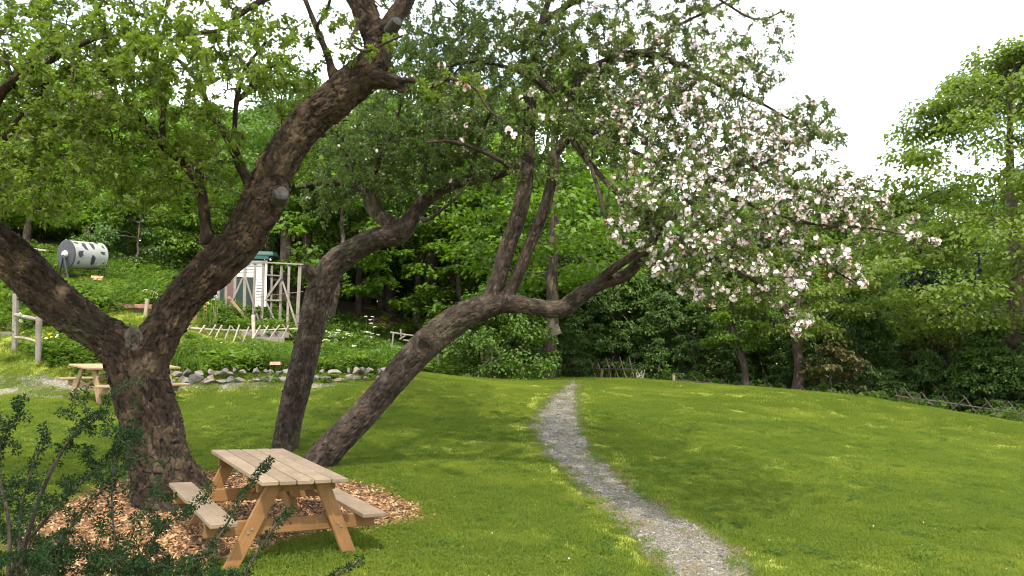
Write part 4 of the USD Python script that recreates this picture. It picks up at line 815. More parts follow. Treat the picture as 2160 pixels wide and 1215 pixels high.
tb.grow(blob_points([(40, 1100, 100, 100, 3.35, .3, .8), (220, 1195, 220, 45, 3.2, .3, 1.8), (400, 1205, 130, 42, 3.1, .25, 1.5), (500, 1225, 70, 30, 3.0, .2, .8), (90, 1190, 130, 80, 3.3, .35, 1.4), (200, 1320, 350, 70, 3.1, .4, .8), (330, 1150, 50, 30, 3.15, .15, .4)], 760, rng), rng, seg=.07); tb.radii(tip=.0010, cap=.006)
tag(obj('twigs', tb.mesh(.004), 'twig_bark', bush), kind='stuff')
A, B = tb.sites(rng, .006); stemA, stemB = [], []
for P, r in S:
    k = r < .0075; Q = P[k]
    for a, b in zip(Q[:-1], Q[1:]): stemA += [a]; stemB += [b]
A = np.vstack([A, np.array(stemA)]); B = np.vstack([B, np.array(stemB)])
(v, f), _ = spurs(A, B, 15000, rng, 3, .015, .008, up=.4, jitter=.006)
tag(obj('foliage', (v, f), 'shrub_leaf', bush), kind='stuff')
print('near done')

# ------------------------------------------------------------------ trees behind the lawn
def broad(seed, h, r, spread, base=.3, nleaf=9000, leaf=.16, nclump=170, fork=False, flat=.4, shape='flat', droop=.25, lean=0., topf=1.0, skew=0.0, twigs=True, clump=1.0):
    """A broadleaf tree: (trunk and limbs, fine branches, leaves); leaves sit in flat tiers of sprays with gaps between."""
    rg = np.random.default_rng(seed)
    n = 9; zz = np.linspace(-.4, h*.9, n); wob = np.cumsum(rg.normal(size=(n, 2))*.09, 0); P = np.c_[wob[:, 0] + lean*zz, wob[:, 1], zz]; R = r*(1 - .85*np.linspace(0, 1, n)**1.1); R[0] *= 1.25
    Q = smooth_path(np.c_[P, R], 3); limbs = [(Q[:, :3], np.maximum(Q[:, 3], .02))]
    if fork:
        z0 = fork; p0 = np.array([np.interp(z0, Q[:, 2], Q[:, i]) for i in range(3)]); F = smooth_path(np.c_[p0 + np.array([[0, 0, -.15], [-.25, 0, .35], [-.45, .1, 1.0], [-.7, .2, 2.0], [-1.0, .2, 3.4]]), r*np.array([.7, .62, .5, .4, .25])[:, None]], 3); limbs.append((F[:, :3], F[:, 3]))
    zb = h*base; ps = []
    ntier = max(5, int((h - zb)/.75)); 
    for k in range(nclump):
        u = (rg.integers(0, ntier) + rg.uniform(-.15, 1.15))/ntier; u = min(max(u, .01), .99); z = zb + (h - zb)*u
        prof = np.sin(np.pi*(.12 + .86*u**.85))**.7 * (1 - .25*u); a = rg.uniform(0, 6.283); lob = .75 + .5*meshkit.noise(np.array([[math.cos(a)*1.6 + seed, math.sin(a)*1.6, u*4.0]]), seed)[0]
        rr = spread*prof*lob*(.35 + .65*rg.uniform()**.55); ps.append([rr*math.cos(a) + lean*z + skew*u, rr*math.sin(a), z - .12*rr])
    ps = np.array(ps); tw = Twigs(limbs); tw.grow(ps, rg, seg=.5, bend=.3, start=len(limbs[0][0])//4); tw.radii(tip=.008, cap=r*.42)
    j = rg.choice(len(ps), nleaf); rad = clump*spread*.17*(.6 + .8*rg.uniform(size=len(ps)))[j]
    a = rg.uniform(0, 6.283, nleaf); q = rad*np.sqrt(rg.uniform(0, 1, nleaf)); off = np.stack([q*np.cos(a), q*np.sin(a), flat*rad*rg.normal(size=nleaf)*.45 - droop*q*q/np.maximum(rad, .1)], -1)
    d = unit(np.stack([np.cos(a), np.sin(a), 0*a - .5], -1) + .7*rand_dirs(rg, nleaf)); nr = unit(np.array([0, 0, 1.]) + .55*rand_dirs(rg, nleaf))
    Ls = leaf*rg.uniform(.65, 1.2, nleaf); lv = leaves(ps[j] + off, d, nr, Ls, Ls*.8, fold=.12, droop=.2, shape=shape)
    trunk = join([tube(p, q_, 10) for p, q_ in limbs])
    return trunk, (tw.mesh(.03) if twigs else None), lv

def spruce(seed, h, spread):
    rg = np.random.default_rng(seed); trunk = tube(np.c_[np.zeros((6, 2)), np.linspace(-.4, h, 6)], .2*(1 - .9*np.linspace(0, 1, 6)), 8)
    B, D, N, L, br = [], [], [], [], []
    for z in np.arange(.16*h, h*.98, .34):
        f = 1 - z/h; ln = spread*(f**.8)*rg.uniform(.75, 1.1) + .1
        for a in rg.uniform(0, 6.283) + np.arange(rg.integers(5, 8))*2*np.pi/6:
            l = ln*rg.uniform(.6, 1.1); e = np.array([math.cos(a), math.sin(a), 0]); k = max(3, int(l/.16)); u = np.linspace(.1, 1, k)
            Q = np.array([0, 0, z]) + e*(u*l)[:, None] + np.array([0, 0, 1.])*(-.35*l*u + .18*l*u*u)[:, None]; br.append(tube(Q[[0, k//2, -1]], [.025, .015, .006], 3, False))
            for s in (-1, 1, 0):
                sd = unit(np.cross(e, [0, 0, 1.]))*s; B.append(Q); D.append(unit(e*.7 + sd*.9 + np.array([0, 0, -.35]) + .3*rg.normal(size=(k, 3)))); N.append(np.array([0, 0, 1.]) + .4*rg.normal(size=(k, 3))); L.append((.22 + .32*l*(1 - .6*u))*rg.uniform(.6, 1.1, k))
    B, D, N, L = map(np.concatenate, (B, D, N, L)); return join([trunk] + br[::2]), None, leaves(B, D, unit(N), L, L*.34, fold=.1, droop=.25, shape='flat')

def place(px, d): 
    x = (px - 1080)/FPX*d; return np.array([x, d, float(gz(x, d))])

def tree_thing(name, label, cat, mesh3, bark, leafmat, px, d, rot=0., scale=1., group=None):
    p = place(px, d); t = thing(name, label, cat, p, rot, group, scale); tr, tw, lv = mesh3
    obj('trunk', tr, bark, t, True)
    if tw is not None: obj('branches', tw, bark, t)
    tag(obj('crown', lv, leafmat, t), kind='stuff'); return t

rng = np.random.default_rng(41)
# the tall maple in the middle with a board on its trunk
mp = broad(1, 10.4, .27, 4.0, .33, 10500, .20, 150, shape='maple', lean=.03)
tm = tree_thing('maple_tree', 'bright lime leaved maple with a short board nailed to its straight trunk', 'tree', mp, 'forest_bark', 'maple_lime', 1152, 25.0)
obj('board', beam((-.12, -.34, 1.42), (.42, -.34, 1.62), .04, .34, up=(0, 0, 1)), 'post_wood', tm)
tree_thing('young_tree', 'slim tree whose reddish trunk forks low, standing at the lawn edge under the hanging blossom', 'tree', broad(2, 6.4, .20, 2.3, .36, 10000, .13, 110, fork=2.5, lean=-.02), 'forest_bark', 'olive_leaf', 1672, 25.2)
tree_thing('young_tree', 'thin single stemmed tree beside the forked slim tree at the lawn edge', 'tree', broad(3, 5.6, .13, 1.5, .3, 6500, .13, 80, lean=-.03), 'forest_bark', 'maple_lime', 1552, 26.0)
tree_thing('tall_tree', 'tallest broadleaf tree, its layered crown rising alone into the sky with bare trunk below', 'tree', broad(4, 12.9, .34, 5.6, .31, 46000, .15, 330, shape='flat', lean=-.03, flat=.36, droop=.4, clump=.72), 'forest_bark', 'olive_leaf', 2125, 24.5, 2.0)
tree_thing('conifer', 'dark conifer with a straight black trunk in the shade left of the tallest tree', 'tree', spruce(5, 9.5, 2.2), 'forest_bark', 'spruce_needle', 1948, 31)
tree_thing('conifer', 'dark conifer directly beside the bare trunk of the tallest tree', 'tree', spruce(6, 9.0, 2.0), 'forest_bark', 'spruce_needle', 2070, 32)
rust = tree_thing('rusty_shrub', 'low rust tinted shrub beside the forked slim tree at the lawn edge', 'shrub', broad(7, 2.6, .05, 1.1, .05, 2600, .13, 45), 'forest_bark', 'rust_leaf', 1752, 24.6)
dup(rust, place(1990, 25.5) + [0, 0, -.3], 1.3, 'tall rust tinted sapling in front of the dark conifers', scale=(1.3, 1.3, 1.85))
tree_thing('big_shrub', 'dense green shrub hanging over a rotten stump behind the slanting trunk', 'shrub', broad(8, 3.3, .08, 1.9, .02, 13000, .11, 130, flat=.6), 'forest_bark', 'maple_green', 1055, 24.0)
tree_thing('juniper', 'rounded fine textured olive bush under the two thick woodland trunks', 'shrub', broad(9, 2.3, .06, 1.0, .0, 7500, .07, 90, flat=.8), 'forest_bark', 'olive_leaf', 925, 29.5)
sap_label, sap_group = 'leafy green sapling in the undergrowth behind the lawn edge', 'saplings behind the lawn edge'
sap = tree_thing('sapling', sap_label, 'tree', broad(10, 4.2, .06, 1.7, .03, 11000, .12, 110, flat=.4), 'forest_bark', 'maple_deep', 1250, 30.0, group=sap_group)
for px, d, s in ((1395, 28.6, .8), (1470, 29.5, 1.05), (1610, 29, .95), (1720, 29, 1.0), (1690, 27.5, .7), (1830, 25.8, .85), (1905, 26.5, .8), (1790, 29, 1.15), (1860, 30, 1.2), (2030, 24.0, .75), (2085, 23.4, .85), (2150, 22.6, .7), (2205, 22.8, 1.0), (1950, 24.5, .6), (2120, 26, 1.0), (1560, 31, 1.1), (1330, 31, 1.0), (1420, 33, 1.3), (1210, 28.5, .55), (1100, 27.5, .6), (1870, 24.4, .45)):
    dup(sap, place(px, d) - [0, 0, .15], rng.uniform(0, 6.28), scale=s*np.array([1, 1, rng.uniform(.9, 1.15)]))
# trunks one can tell apart inside the wood
wt = broad(11, 12, .34, 3.9, .42, 13000, .155, 140, clump=1.15)
w1 = tree_thing('woodland_tree', 'thick reddish woodland trunk with a pale sawn knot above the rounded olive bush', 'tree', wt, 'forest_bark', 'maple_green', 903, 31.5)
kn = trimesh.creation.cylinder(.09, .06, sections=14); kn.apply_transform(trimesh.transformations.rotation_matrix(math.pi/2, [1, 0, 0])); kn.apply_translation((-.05, -.36, 2.35)); obj('knot', kn, 'post_wood', w1)
sn = thing('snapped_trunk', 'broken woodland trunk split open to bare orange wood', 'tree', place(950, 32))
obj('trunk', tube([(0, 0, -.4), (0, 0, 1), (.05, 0, 2.2), (.1, 0, 3.2), (.1, 0, 4.6)], [.42, .38, .35, .32, .26], 12, rough=.06, seed=3), 'forest_bark', sn, True)
obj('split_wood', tube([(.12, -.30, .6), (.16, -.34, 1.4), (.2, -.34, 2.0), (.25, -.30, 2.6)], [.05, .10, .09, .02], 6), 'broken_wood', sn)
lab = [(825, 35.5, .85, 4.2, 'leaning woodland trunk deep in the shade beside the two thick trunks'), (881, 33.5, .7, 1.0, 'straight grey woodland trunk just beside the thick reddish one'), (603, 28.6, .8, 2.2, 'pinkish woodland trunk rising just behind the wooden frame enclosure'), (652, 29.5, .75, 3.0, 'woodland trunk behind the S shaped apple trunk and the frame enclosure'), (770, 41, .9, 5.0, 'far dark woodland trunk seen between the two slanting apple trunks')]
for px, d, s, a, l in lab: dup(w1, place(px, d), a, l, scale=s, tilt=0)
md = tree_thing('low_maple', 'bright maple with low drooping leaves right of the wooden frame', 'tree', broad(18, 7.5, .14, 2.6, .22, 9000, .19, 110, shape='maple'), 'forest_bark', 'maple_lime', 700, 27.6)
dup(md, place(985, 30.0), 2.0, 'bright maple hanging over the thick woodland trunks', scale=1.05)
tree_thing('broad_tree', 'mid green tree behind the right end of the blossom boughs', 'tree', broad(19, 9.6, .2, 3.4, .2, 16000, .15, 160), 'forest_bark', 'maple_green', 1775, 32.5)
tree_thing('broad_tree', 'light green tree seen through the middle of the blossom boughs', 'tree', broad(20, 9.2, .2, 3.2, .2, 15000, .15, 150), 'forest_bark', 'olive_leaf', 1560, 33.5)
# trees on the hillside behind the garden
hl = tree_thing('hillside_tree', 'bright green hillside tree with a short pale trunk right of the spotted drum', 'tree', broad(12, 7.5, .17, 2.7, .16, 15000, .135, 160), 'forest_bark', 'maple_lime', 310, 30.5)
for px, d, s, a, l in ((175, 31.5, 1.0, 1.0, 'bright green hillside tree directly above the spotted drum'), (60, 32.0, 1.05, 2.2, 'bright green hillside tree behind the heavy left limb of the forked apple tree'), (430, 30.0, .95, 3.1, 'bright green hillside tree behind the white shed'), (-80, 33, 1.1, 5.0, 'bright green hillside tree at the far left edge')): dup(hl, place(px, d), a, l, scale=s)
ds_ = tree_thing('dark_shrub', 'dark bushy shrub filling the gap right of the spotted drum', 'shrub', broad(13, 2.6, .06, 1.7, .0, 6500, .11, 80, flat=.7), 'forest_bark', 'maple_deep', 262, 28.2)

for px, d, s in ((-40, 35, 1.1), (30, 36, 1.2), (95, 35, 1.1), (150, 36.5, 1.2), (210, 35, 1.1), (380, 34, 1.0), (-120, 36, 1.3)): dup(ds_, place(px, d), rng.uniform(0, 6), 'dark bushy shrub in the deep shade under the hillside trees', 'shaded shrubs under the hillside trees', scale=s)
# the wood behind: reads as one mass
src = [broad(14, 12, .26, 3.6, .34, 12000, .165, 110, twigs=False, clump=1.25), broad(15, 13, .24, 3.3, .42, 12000, .165, 110, twigs=False, clump=1.3), broad(16, 9.5, .2, 3.2, .18, 12000, .155, 120, twigs=False, clump=1.2)]
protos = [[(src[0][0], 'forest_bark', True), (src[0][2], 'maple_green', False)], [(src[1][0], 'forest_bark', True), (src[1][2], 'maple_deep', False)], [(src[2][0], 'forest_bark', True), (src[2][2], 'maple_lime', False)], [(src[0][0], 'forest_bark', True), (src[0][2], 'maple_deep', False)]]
pos, sc, ix = [], [], []
tries = 0
while len(pos) < 260 and tries < 20000:
    tries += 1
    px = rng.uniform(-420, 2350); d = 33 + 45*rng.uniform()**1.25
    if px > 1350: 
        if d < 35 or rng.uniform() < .45: continue
    x = (px - 1080)/FPX*d
    if any((x - p[0])**2 + (d - p[1])**2 < 2.3**2 for p in pos): continue
    lim = np.interp(px, [-400, 700, 1150, 1400, 1600, 1850, 2350], [255, 190, 120, 330, 400, 385, 300]); z0 = float(gz(x, d)); hmax = EYE + (HORIZ - lim)/FPX*d - z0
    k = rng.integers(0, 4); nat = (12, 13, 9.5, 12)[k]; s = min(1.25, hmax/nat)*rng.uniform(.8, 1.0)
    if s < .3: continue
    pos.append((x, d, z0 - .1)); sc.append((max(s, .55) if px < 1350 else s, )*2 + (s,)); ix.append(k)
for _ in range(60):
    px = rng.uniform(350, 1350); d = rng.uniform(42, 70); x = (px - 1080)/FPX*d; pos.append((x, d, float(gz(x, d)) - .3)); s = rng.uniform(.35, .55); sc.append((s*1.3, s*1.3, s)); ix.append(2)
n = len(pos)
instancer('woodland', protos, np.array(pos), quat_z(rng.uniform(0, 6.28, n)), np.array(sc), ix, kind='stuff', label='deciduous wood rising behind the garden and lawn', cat='wood')
print('trees', n)

# ------------------------------------------------------------------ garden on the slope at the left
rng = np.random.default_rng(51)
def board_between(nm, a, b, w, th, mat, parent, up=(0, -1, 0), bev=.006):
    """A board whose own x axis runs along it, from world point a to b."""
    a, b = np.array(a, float), np.array(b, float); L = np.linalg.norm(b - a)
    pr = usdkit.mesh(stage, path_for(nm, pathof(parent)), plank((L, w, th), bev), LK + mat, False)
    T = np.eye(4); T[:3, :3] = frame(b - a, up); T[:3, 3] = (a + b)/2; pr.AddTransformOp().Set(Gf.Matrix4d(*T.T.ravel().tolist())); return pr.GetPrim()
def pole(nm, pts, r, mat, parent, sides=7, rough=.08, taper=.85):
    pts = np.array(pts, float)
    if len(pts) == 2:
        m = (pts[0] + pts[1])/2 + rng.normal(size=3)*np.linalg.norm(pts[1] - pts[0])*.008; pts = np.array([pts[0], m, pts[1]])
    P = smooth_path(pts, 3); rr = r*np.linspace(1, taper, len(P)); return obj(nm, tube(P, rr, sides, rough=rough, seed=int(rng.integers(999))), mat, parent, 40)

# dry stone edging
line = [gp(340, 806)[:2], gp(420, 807)[:2], gp(520, 808)[:2], gp(620, 807)[:2], gp(700, 807)[:2], gp(800, 803)[:2], gp(850, 798)[:2]]
LS = LineString(line); wall = thing('stone_wall', 'low edging of loose grey stones along the foot of the garden bed', 'stone wall')
def stone(c, s, rz):
    m = trimesh.creation.icosphere(2, 1.0); sd = int(rng.integers(9999)); k = rng.uniform(-1, 1, (11, 3)); k = unit(k); v = m.vertices.copy()
    for q in k:                                        # flat broken faces
        dlim = rng.uniform(.35, .75); e = v @ q; v = v - np.clip(e - dlim, 0, None)[:, None]*q
    v *= 1 + .18*(meshkit.fbm(v*1.6 + sd, 2, sd)[:, None] - .5); v *= np.array(s)
    cs, sn_ = math.cos(rz), math.sin(rz); v = v @ np.array([[cs, sn_, 0], [-sn_, cs, 0], [0, 0, 1]]); return v + c, m.faces
s_ = 0.0
while s_ < LS.length:
    p = np.array(LS.interpolate(s_).coords[0]); w = rng.uniform(.12, .32); h = rng.uniform(.06, .12); tng = np.array(LS.interpolate(min(s_ + .2, LS.length)).coords[0]) - p; rz = math.atan2(tng[1], tng[0])
    obj('stone', stone(np.r_[p + rng.normal(size=2)*.04, gz(*p) + h*.55], (w*.8, w*.55, h*1.25), rz + rng.normal()*.3), 'stone_look', wall, 25); s_ += w*.95
s_ = .1
while s_ < LS.length:
    p = np.array(LS.interpolate(s_).coords[0]); w = rng.uniform(.10, .22); h = rng.uniform(.05, .09)
    if rng.uniform() < .92: obj('stone', stone(np.r_[p + np.array([0, .10]) + rng.normal(size=2)*.05, gz(*p) + .20 + rng.uniform(0, .05)], (w*.8, w*.55, h*1.25), rng.uniform(0, 3)), 'stone_look', wall, 25)
    s_ += w*1.15
bk = obj('brick', box((.24, .11, .07), gp(578, 797) + [0, .1, .33]), 'brick_pink'); tag(bk, 'single pinkish brick lying on the stones at the bed edge', 'brick')

# the white shed
dS = 25.6
def sx(px): return (px - 1080)/FPX*dS
def sz(py): return at(1080, py, dS)[2]
xl, xr_, zt, zb = sx(424), sx(557), sz(549), sz(647)
ph_ = math.atan2(-xr_, dS); Ts = np.eye(4); Ts[:2, :2] = [[math.cos(ph_), -math.sin(ph_)], [math.sin(ph_), math.cos(ph_)]]; Ts[:2, 3] = np.array([xr_, dS]) - Ts[:2, :2] @ np.array([xr_, dS])
shed = thing('shed', 'white clapboard shed with dark green doors and a green roof behind the wooden frame', 'shed', matrix=Ts)
nbd = 15; hb = (zt - zb)/nbd
door_l, door_r, door_t = sx(466), sx(536), sz(586)
obj('wall', box((xr_ - xl, 1.9, zt - zb), ((xl + xr_)/2, dS + 1.0, (zt + zb)/2)), 'white_board', shed)
obj('base', box((xr_ - xl - .1, 1.8, 1.1), ((xl + xr_)/2, dS + 1.05, zb - .55)), 'soil_look', shed)
for i in range(nbd):
    z0 = zb + i*hb
    segs = [(xl, door_l - .05), (door_r + .05, xr_)] if z0 + hb < door_t + .06 else [(xl, xr_)]
    for a, b in segs:
        v = np.array([[x, dS + y, z0 + z] for x in (a, b) for y, z in ((.048, 0), (.0, 0), (.03, hb), (.048, hb))]); obj('clapboard', trimesh.convex.convex_hull(v), 'white_board', shed)
obj('corner_trim', box((.09, .05, zt - zb), (xr_ + .02, dS + .0, (zt + zb)/2)), 'white_board', shed)
obj('door', box(((door_r - door_l)*.5, .05, door_t - zb + .35), (door_l + (door_r - door_l)*.74, dS + .0, (door_t + zb - .35)/2)), 'green_paint', shed)
obj('door', box(((door_r - door_l)*.14, .05, door_t - zb + .35), (door_l + (door_r - door_l)*.07, dS + .0, (door_t + zb - .35)/2)), 'green_paint', shed)
obj('doorway', box(((door_r - door_l)*.34, .05, door_t - zb + .35), (door_l + (door_r - door_l)*.31, dS + .02, (door_t + zb - .35)/2)), 'brown_panel', shed)
obj('lintel', box((door_r - door_l + .14, .06, .07), ((door_l + door_r)/2, dS - .01, door_t + .04)), 'white_board', shed)
for x in (door_l - .03, door_r + .03): obj('door_frame', box((.07, .06, door_t - zb), (x, dS - .008, (door_t + zb)/2)), 'white_board', shed)
obj('window_shutter', box((.24, .05, .95), (sx(437), dS - .015, sz(622))), 'green_paint', shed)
v = np.array([[x, y, z] for x in (sx(500), xr_ + .10) for y, z in ((dS - .15, zt + .02), (dS - .15, zt + .10), (dS + 2.1, zt + .5), (dS + 2.1, zt + .4))]); obj('roof', trimesh.convex.convex_hull(v), 'green_roof', shed)
cn = thing('green_cover', 'rounded green lid like box lying on the shed roof', 'cover'); zc = zt + .20
v = np.array([[sx(a), dS + y, zc + z] for a, z, y in ((512, 0, .2), (570, -.02, .2), (515, .16, .3), (566, .12, .3), (512, 0, .9), (570, 0, .9), (517, .18, .8), (564, .15, .8))]); obj('lid', trimesh.convex.convex_hull(v), 'green_roof', cn)
obj('rim', beam((sx(509), dS + .17, zc + .0), (sx(572), dS + .17, zc - .02), .06, .05), 'green_paint', cn)

# unfinished wooden frame in front of the shed
dF = 24.3; fr = thing('wooden_frame', 'open frame of weathered posts and slanting braces in front of the shed', 'frame')
A = lambda px, py, d=dF: at(px, py, d)
for (x0, y0, x1, y1, w) in ((463, 588, 458, 688, 5), (478, 575, 476, 690, 5), (497, 561, 493, 690, 5.5), (517, 548, 515, 695, 6.5), (538, 556, 533, 690, 5), (556, 556, 552, 688, 5.5), (574, 560, 571, 688, 4), (594, 560, 590, 690, 5.5), (610, 562, 606, 690, 5), (633, 560, 626, 693, 7)):
    board_between('post', A(x0, y0), A(x1, y1 + 6), w/FPX*dF, .05, 'grey_wood', fr)
for (x0, y0, x1, y1, w, mat) in ((510, 551, 640, 558, 3, 'grey_wood'), (512, 586, 467, 686, 4, 'grey_wood'), (518, 586, 548, 684, 4, 'grey_wood'), (594, 584, 561, 630, 4.5, 'grey_wood'), (596, 594, 627, 690, 4, 'grey_wood'), (560, 580, 594, 582, 3, 'grey_wood'), (558, 633, 594, 634, 3.5, 'grey_wood'), (561, 636, 586, 690, 3, 'grey_wood'), (477, 690, 640, 692, 3.5, 'grey_wood')):
    board_between('brace', A(x0, y0, dF - .06), A(x1, y1, dF - .06), w/FPX*dF, .03, mat, fr)
lb = board_between('loose_plank', A(481, 626, dF - .3), A(531, 684, dF - .3), .085, .03, 'pale_table_wood', None); tag(lb, 'pale loose plank leaning diagonally inside the wooden frame', 'plank')
bb_ = [board_between('branch_lying', A(546, 626, dF - .45), A(640, 615, dF - .45), .02, .02, 'dark_stick', None)]; tag(bb_[0], 'thin dark branch sticking across the wooden frame', 'branch')
# raised beds of grey boards
for pts, lab in (([(330, 700, 22.9), (610, 706, 22.9)], 'grey board edge of the raised bed behind the crossed stick fence, upper board'), ([(330, 716, 22.6), (600, 719, 22.6)], 'grey board edge of the raised bed behind the crossed stick fence, lower board')):
    q = board_between('bed_board', A(*pts[0]), A(*pts[1]), .19, .05, 'grey_wood', None); tag(q, lab, 'board')
# crossed stick fence along the bed
dX = 21.6; xf_ = thing('stick_fence', 'low fence of pale crossed sticks along the garden bed before the shed', 'fence')
pole('rail', [A(378, 690, dX), A(450, 695, dX), A(530, 697, dX), A(600, 694, dX), A(640, 694, dX)], .022, 'pale_stick', xf_)
for (x0, y0, x1, y1) in ((402, 684, 384, 716), (432, 686, 408, 722), (455, 685, 432, 722), (468, 686, 450, 722), (486, 686, 472, 722), (505, 685, 492, 722), (525, 689, 510, 726), (550, 686, 529, 722), (566, 687, 556, 704), (590, 686, 570, 712), (609, 686, 596, 712)):
    pole('stick', [A(x0, y0, dX - .05), A(x1, y1, dX - .05)], .021, 'pale_stick', xf_)
for (x0, y0, x1, y1) in ((388, 686, 410, 706), (415, 688, 428, 712), (452, 692, 462, 720), (466, 690, 480, 712), (488, 688, 508, 716), (430, 690, 447, 716), (556, 686, 574, 706), (595, 684, 616, 710), (505, 695, 520, 720), (575, 690, 590, 712)):
    pole('stick', [A(x0, y0, dX + .05), A(x1, y1, dX + .05)], .017, 'post_wood', xf_)
pole('post', [A(534, 664, dX), A(535, 722, dX)], .055, 'pale_stick', xf_, 9)
# post and rail fence at the far left
rf = thing('rail_fence', 'short grey post and rail fence at the far left under the heavy limb', 'fence')
board_between('post', at(33, 620, 19), at(31, 748, 19), .10, .10, 'grey_wood', rf); pole('post', [at(83, 668, 17.6), at(81, 700, 17.6), at(80, 762, 17.6)], .068, 'grey_wood', rf, 9)
pole('rail', [at(33, 664, 18.9), at(55, 669, 18.3), at(82, 674, 17.6)], .05, 'grey_wood', rf, 8); pole('rail', [at(32, 712, 18.9), at(55, 714, 18.3), at(82, 722, 17.6)], .036, 'post_wood', rf, 8)
# timbers and planks
for (a, b, w, th, mat, lab) in ((A(-60, 612, 24), A(30, 612, 24), .2, .14, 'grey_wood', 'grey log edging a terrace at the far left edge'), (A(-60, 626, 22.5), A(29, 627, 22.5), .22, .05, 'sawn_orange', 'upper sawn orange plank at the far left edge'), (A(-60, 634, 22.4), A(29, 635, 22.4), .10, .05, 'sawn_orange', 'narrow sawn orange plank under the upper orange plank'),
        (A(-60, 664, 21), A(26, 666, 21), .09, .09, 'sawn_orange', 'orange log with a dark end behind the rail fence'), (A(-60, 674, 20.8), A(28, 676, 20.8), .11, .1, 'red_plank', 'reddish log under the orange log behind the rail fence'), (A(-60, 690, 20.4), A(130, 690, 20.4), .24, .05, 'grey_wood', 'wide grey board of the raised bed behind the rail fence'), (A(-60, 708, 20), A(40, 706, 20), .16, .05, 'grey_wood', 'lower grey board at the far left edge'),
        (A(150, 624, 24), A(229, 625, 24), .17, .15, 'grey_wood', 'short mossy grey log on the slope below the spotted drum'), (A(205, 676, 21.5), A(286, 670, 21.5), .07, .07, 'red_plank', 'thin reddish pole lying on the slope in the fork of the big tree'), (A(-10, 516, 28), A(100, 529, 27.6), .06, .14, 'pale_stick', 'pale grey boards lying on the slope left of the spotted drum')):
    tag(board_between('timber', a, b, w, th, mat, None), lab, 'timber')
rp = thing('plank_rail', 'long faded red plank on a post, seen through the fork of the big tree', 'plank')
board_between('plank', A(165, 641, 21.8), A(323, 647, 21.8), .12, .05, 'red_plank', rp); board_between('post', A(311, 631, 21.75), A(305, 680, 21.75), .09, .08, 'post_wood', rp); board_between('post', A(290, 650, 21.9), A(288, 692, 21.9), .17, .1, 'dark_stick', rp)
wr = thing('wire_rack', 'bent yellowish wire rack lying on the slope above the red plank', 'rack')
pole('loop', [A(296, 622, 22.6), A(306, 611, 22.6), A(330, 618, 22.6), A(331, 628, 22.6), A(318, 640, 22.6)], .012, 'wire_yellow', wr, 5, 0, 1)
for k in range(5): pole('bar', [A(309 + 5*k, 613 + 1.3*k, 22.58), A(303 + 5.5*k, 625 + 2*k, 22.58)], .008, 'wire_yellow', wr, 4, 0, 1)

# the spotted drum
dD = 25.0; drum = thing('compost_drum', 'white drum with black cow like spots lying on a black stand', 'drum')
c0, c1 = at(139, 536, dD), at(212, 541, dD + 1.06); ax = unit(c1 - c0); Ld = np.linalg.norm(c1 - c0); Rd = .455
Rm = frame(ax); T = np.eye(4); T[:3, :3] = np.stack([Rm[:, 1], Rm[:, 2], Rm[:, 0]], 1); T[:3, 3] = c0
def loc(m): m = m.copy() if hasattr(m, 'copy') else m; m.apply_transform(T); return m
def lathe(prof, n=40):
    prof = np.array(prof); a = np.arange(n)*2*np.pi/n; v = np.stack([prof[:, None, 0]*np.cos(a), prof[:, None, 0]*np.sin(a), np.broadcast_to(prof[:, None, 1], (len(prof), n))], -1).reshape(-1, 3)
    i, j = np.meshgrid(np.arange(len(prof) - 1), np.arange(n), indexing='ij'); k = (j + 1) % n; q = np.stack([i*n+j, i*n+k, (i+1)*n+k, (i+1)*n+j], -1).reshape(-1, 4)
    return trimesh.Trimesh(v, np.vstack([q[:, [0, 1, 2]], q[:, [0, 2, 3]]]), process=False)
obj('drum_shell', loc(lathe([(Rd - .01, 0), (Rd, .012), (Rd, Ld - .04), (Rd - .03, Ld), (.001, Ld)])), 'drum_white', drum, 35)
obj('end_cap', loc(lathe([(.001, -.015), (Rd - .03, -.012), (Rd + .012, 0), (Rd + .012, .03), (Rd, .032)])), 'drum_black', drum, 35)
hb_ = obj('hub', loc(lathe([(.001, -.10), (.09, -.09), (.115, -.05), (.12, -.012)], 20)), 'hub_metal', drum, 35)
def spot(phi, z, shape, s):
    """A dark painted patch that follows the shell."""
    from scipy.spatial import Delaunay
    pg = Polygon(np.array(shape)*s).buffer(.012); ring = np.array(pg.exterior.segmentize(.02).coords)[:-1]; x0, y0, x1, y1 = pg.bounds; X, Y = np.meshgrid(np.arange(x0, x1, .022), np.arange(y0, y1, .022)); k = contains_xy(pg.buffer(-.008), X.ravel(), Y.ravel())
    v = np.vstack([ring, np.c_[X.ravel(), Y.ravel()][k]]); f = Delaunay(v).simplices; c = v[f].mean(1); f = f[contains_xy(pg, c[:, 0], c[:, 1])]; a = phi + v[:, 0]/Rd
    return loc(trimesh.Trimesh(np.stack([(Rd + .006)*np.cos(a), (Rd + .006)*np.sin(a), z + v[:, 1]], -1), f, process=False))
toc = np.array([0, 0, EYE]) - (c0 + c1)/2; toc = unit(toc); fa = math.atan2(toc @ T[:3, 1], toc @ T[:3, 0]); upa = math.atan2(T[2, 1], T[2, 0]); sg = np.sign(((upa - fa + np.pi) % (2*np.pi)) - np.pi)
blobs_ = {'a': [(-.5, -.3), (-.1, -.5), (.4, -.35), (.6, .1), (.2, .15), (.25, .45), (-.2, .3), (-.6, .5)], 'b': [(-.9, -.2), (-.3, -.35), (.5, -.25), (1, .1), (.4, .3), (-.5, .3)], 'c': [(-.8, -.15), (0, -.4), (.7, 0), (.9, .5), (.1, .25), (-.6, .35)], 'd': [(-.3, -.6), (.2, -.3), (.3, .5), (0, .2), (-.2, .6)], 'e': [(-.6, 0), (0, -.3), (.6, .2), (.1, .15)]}
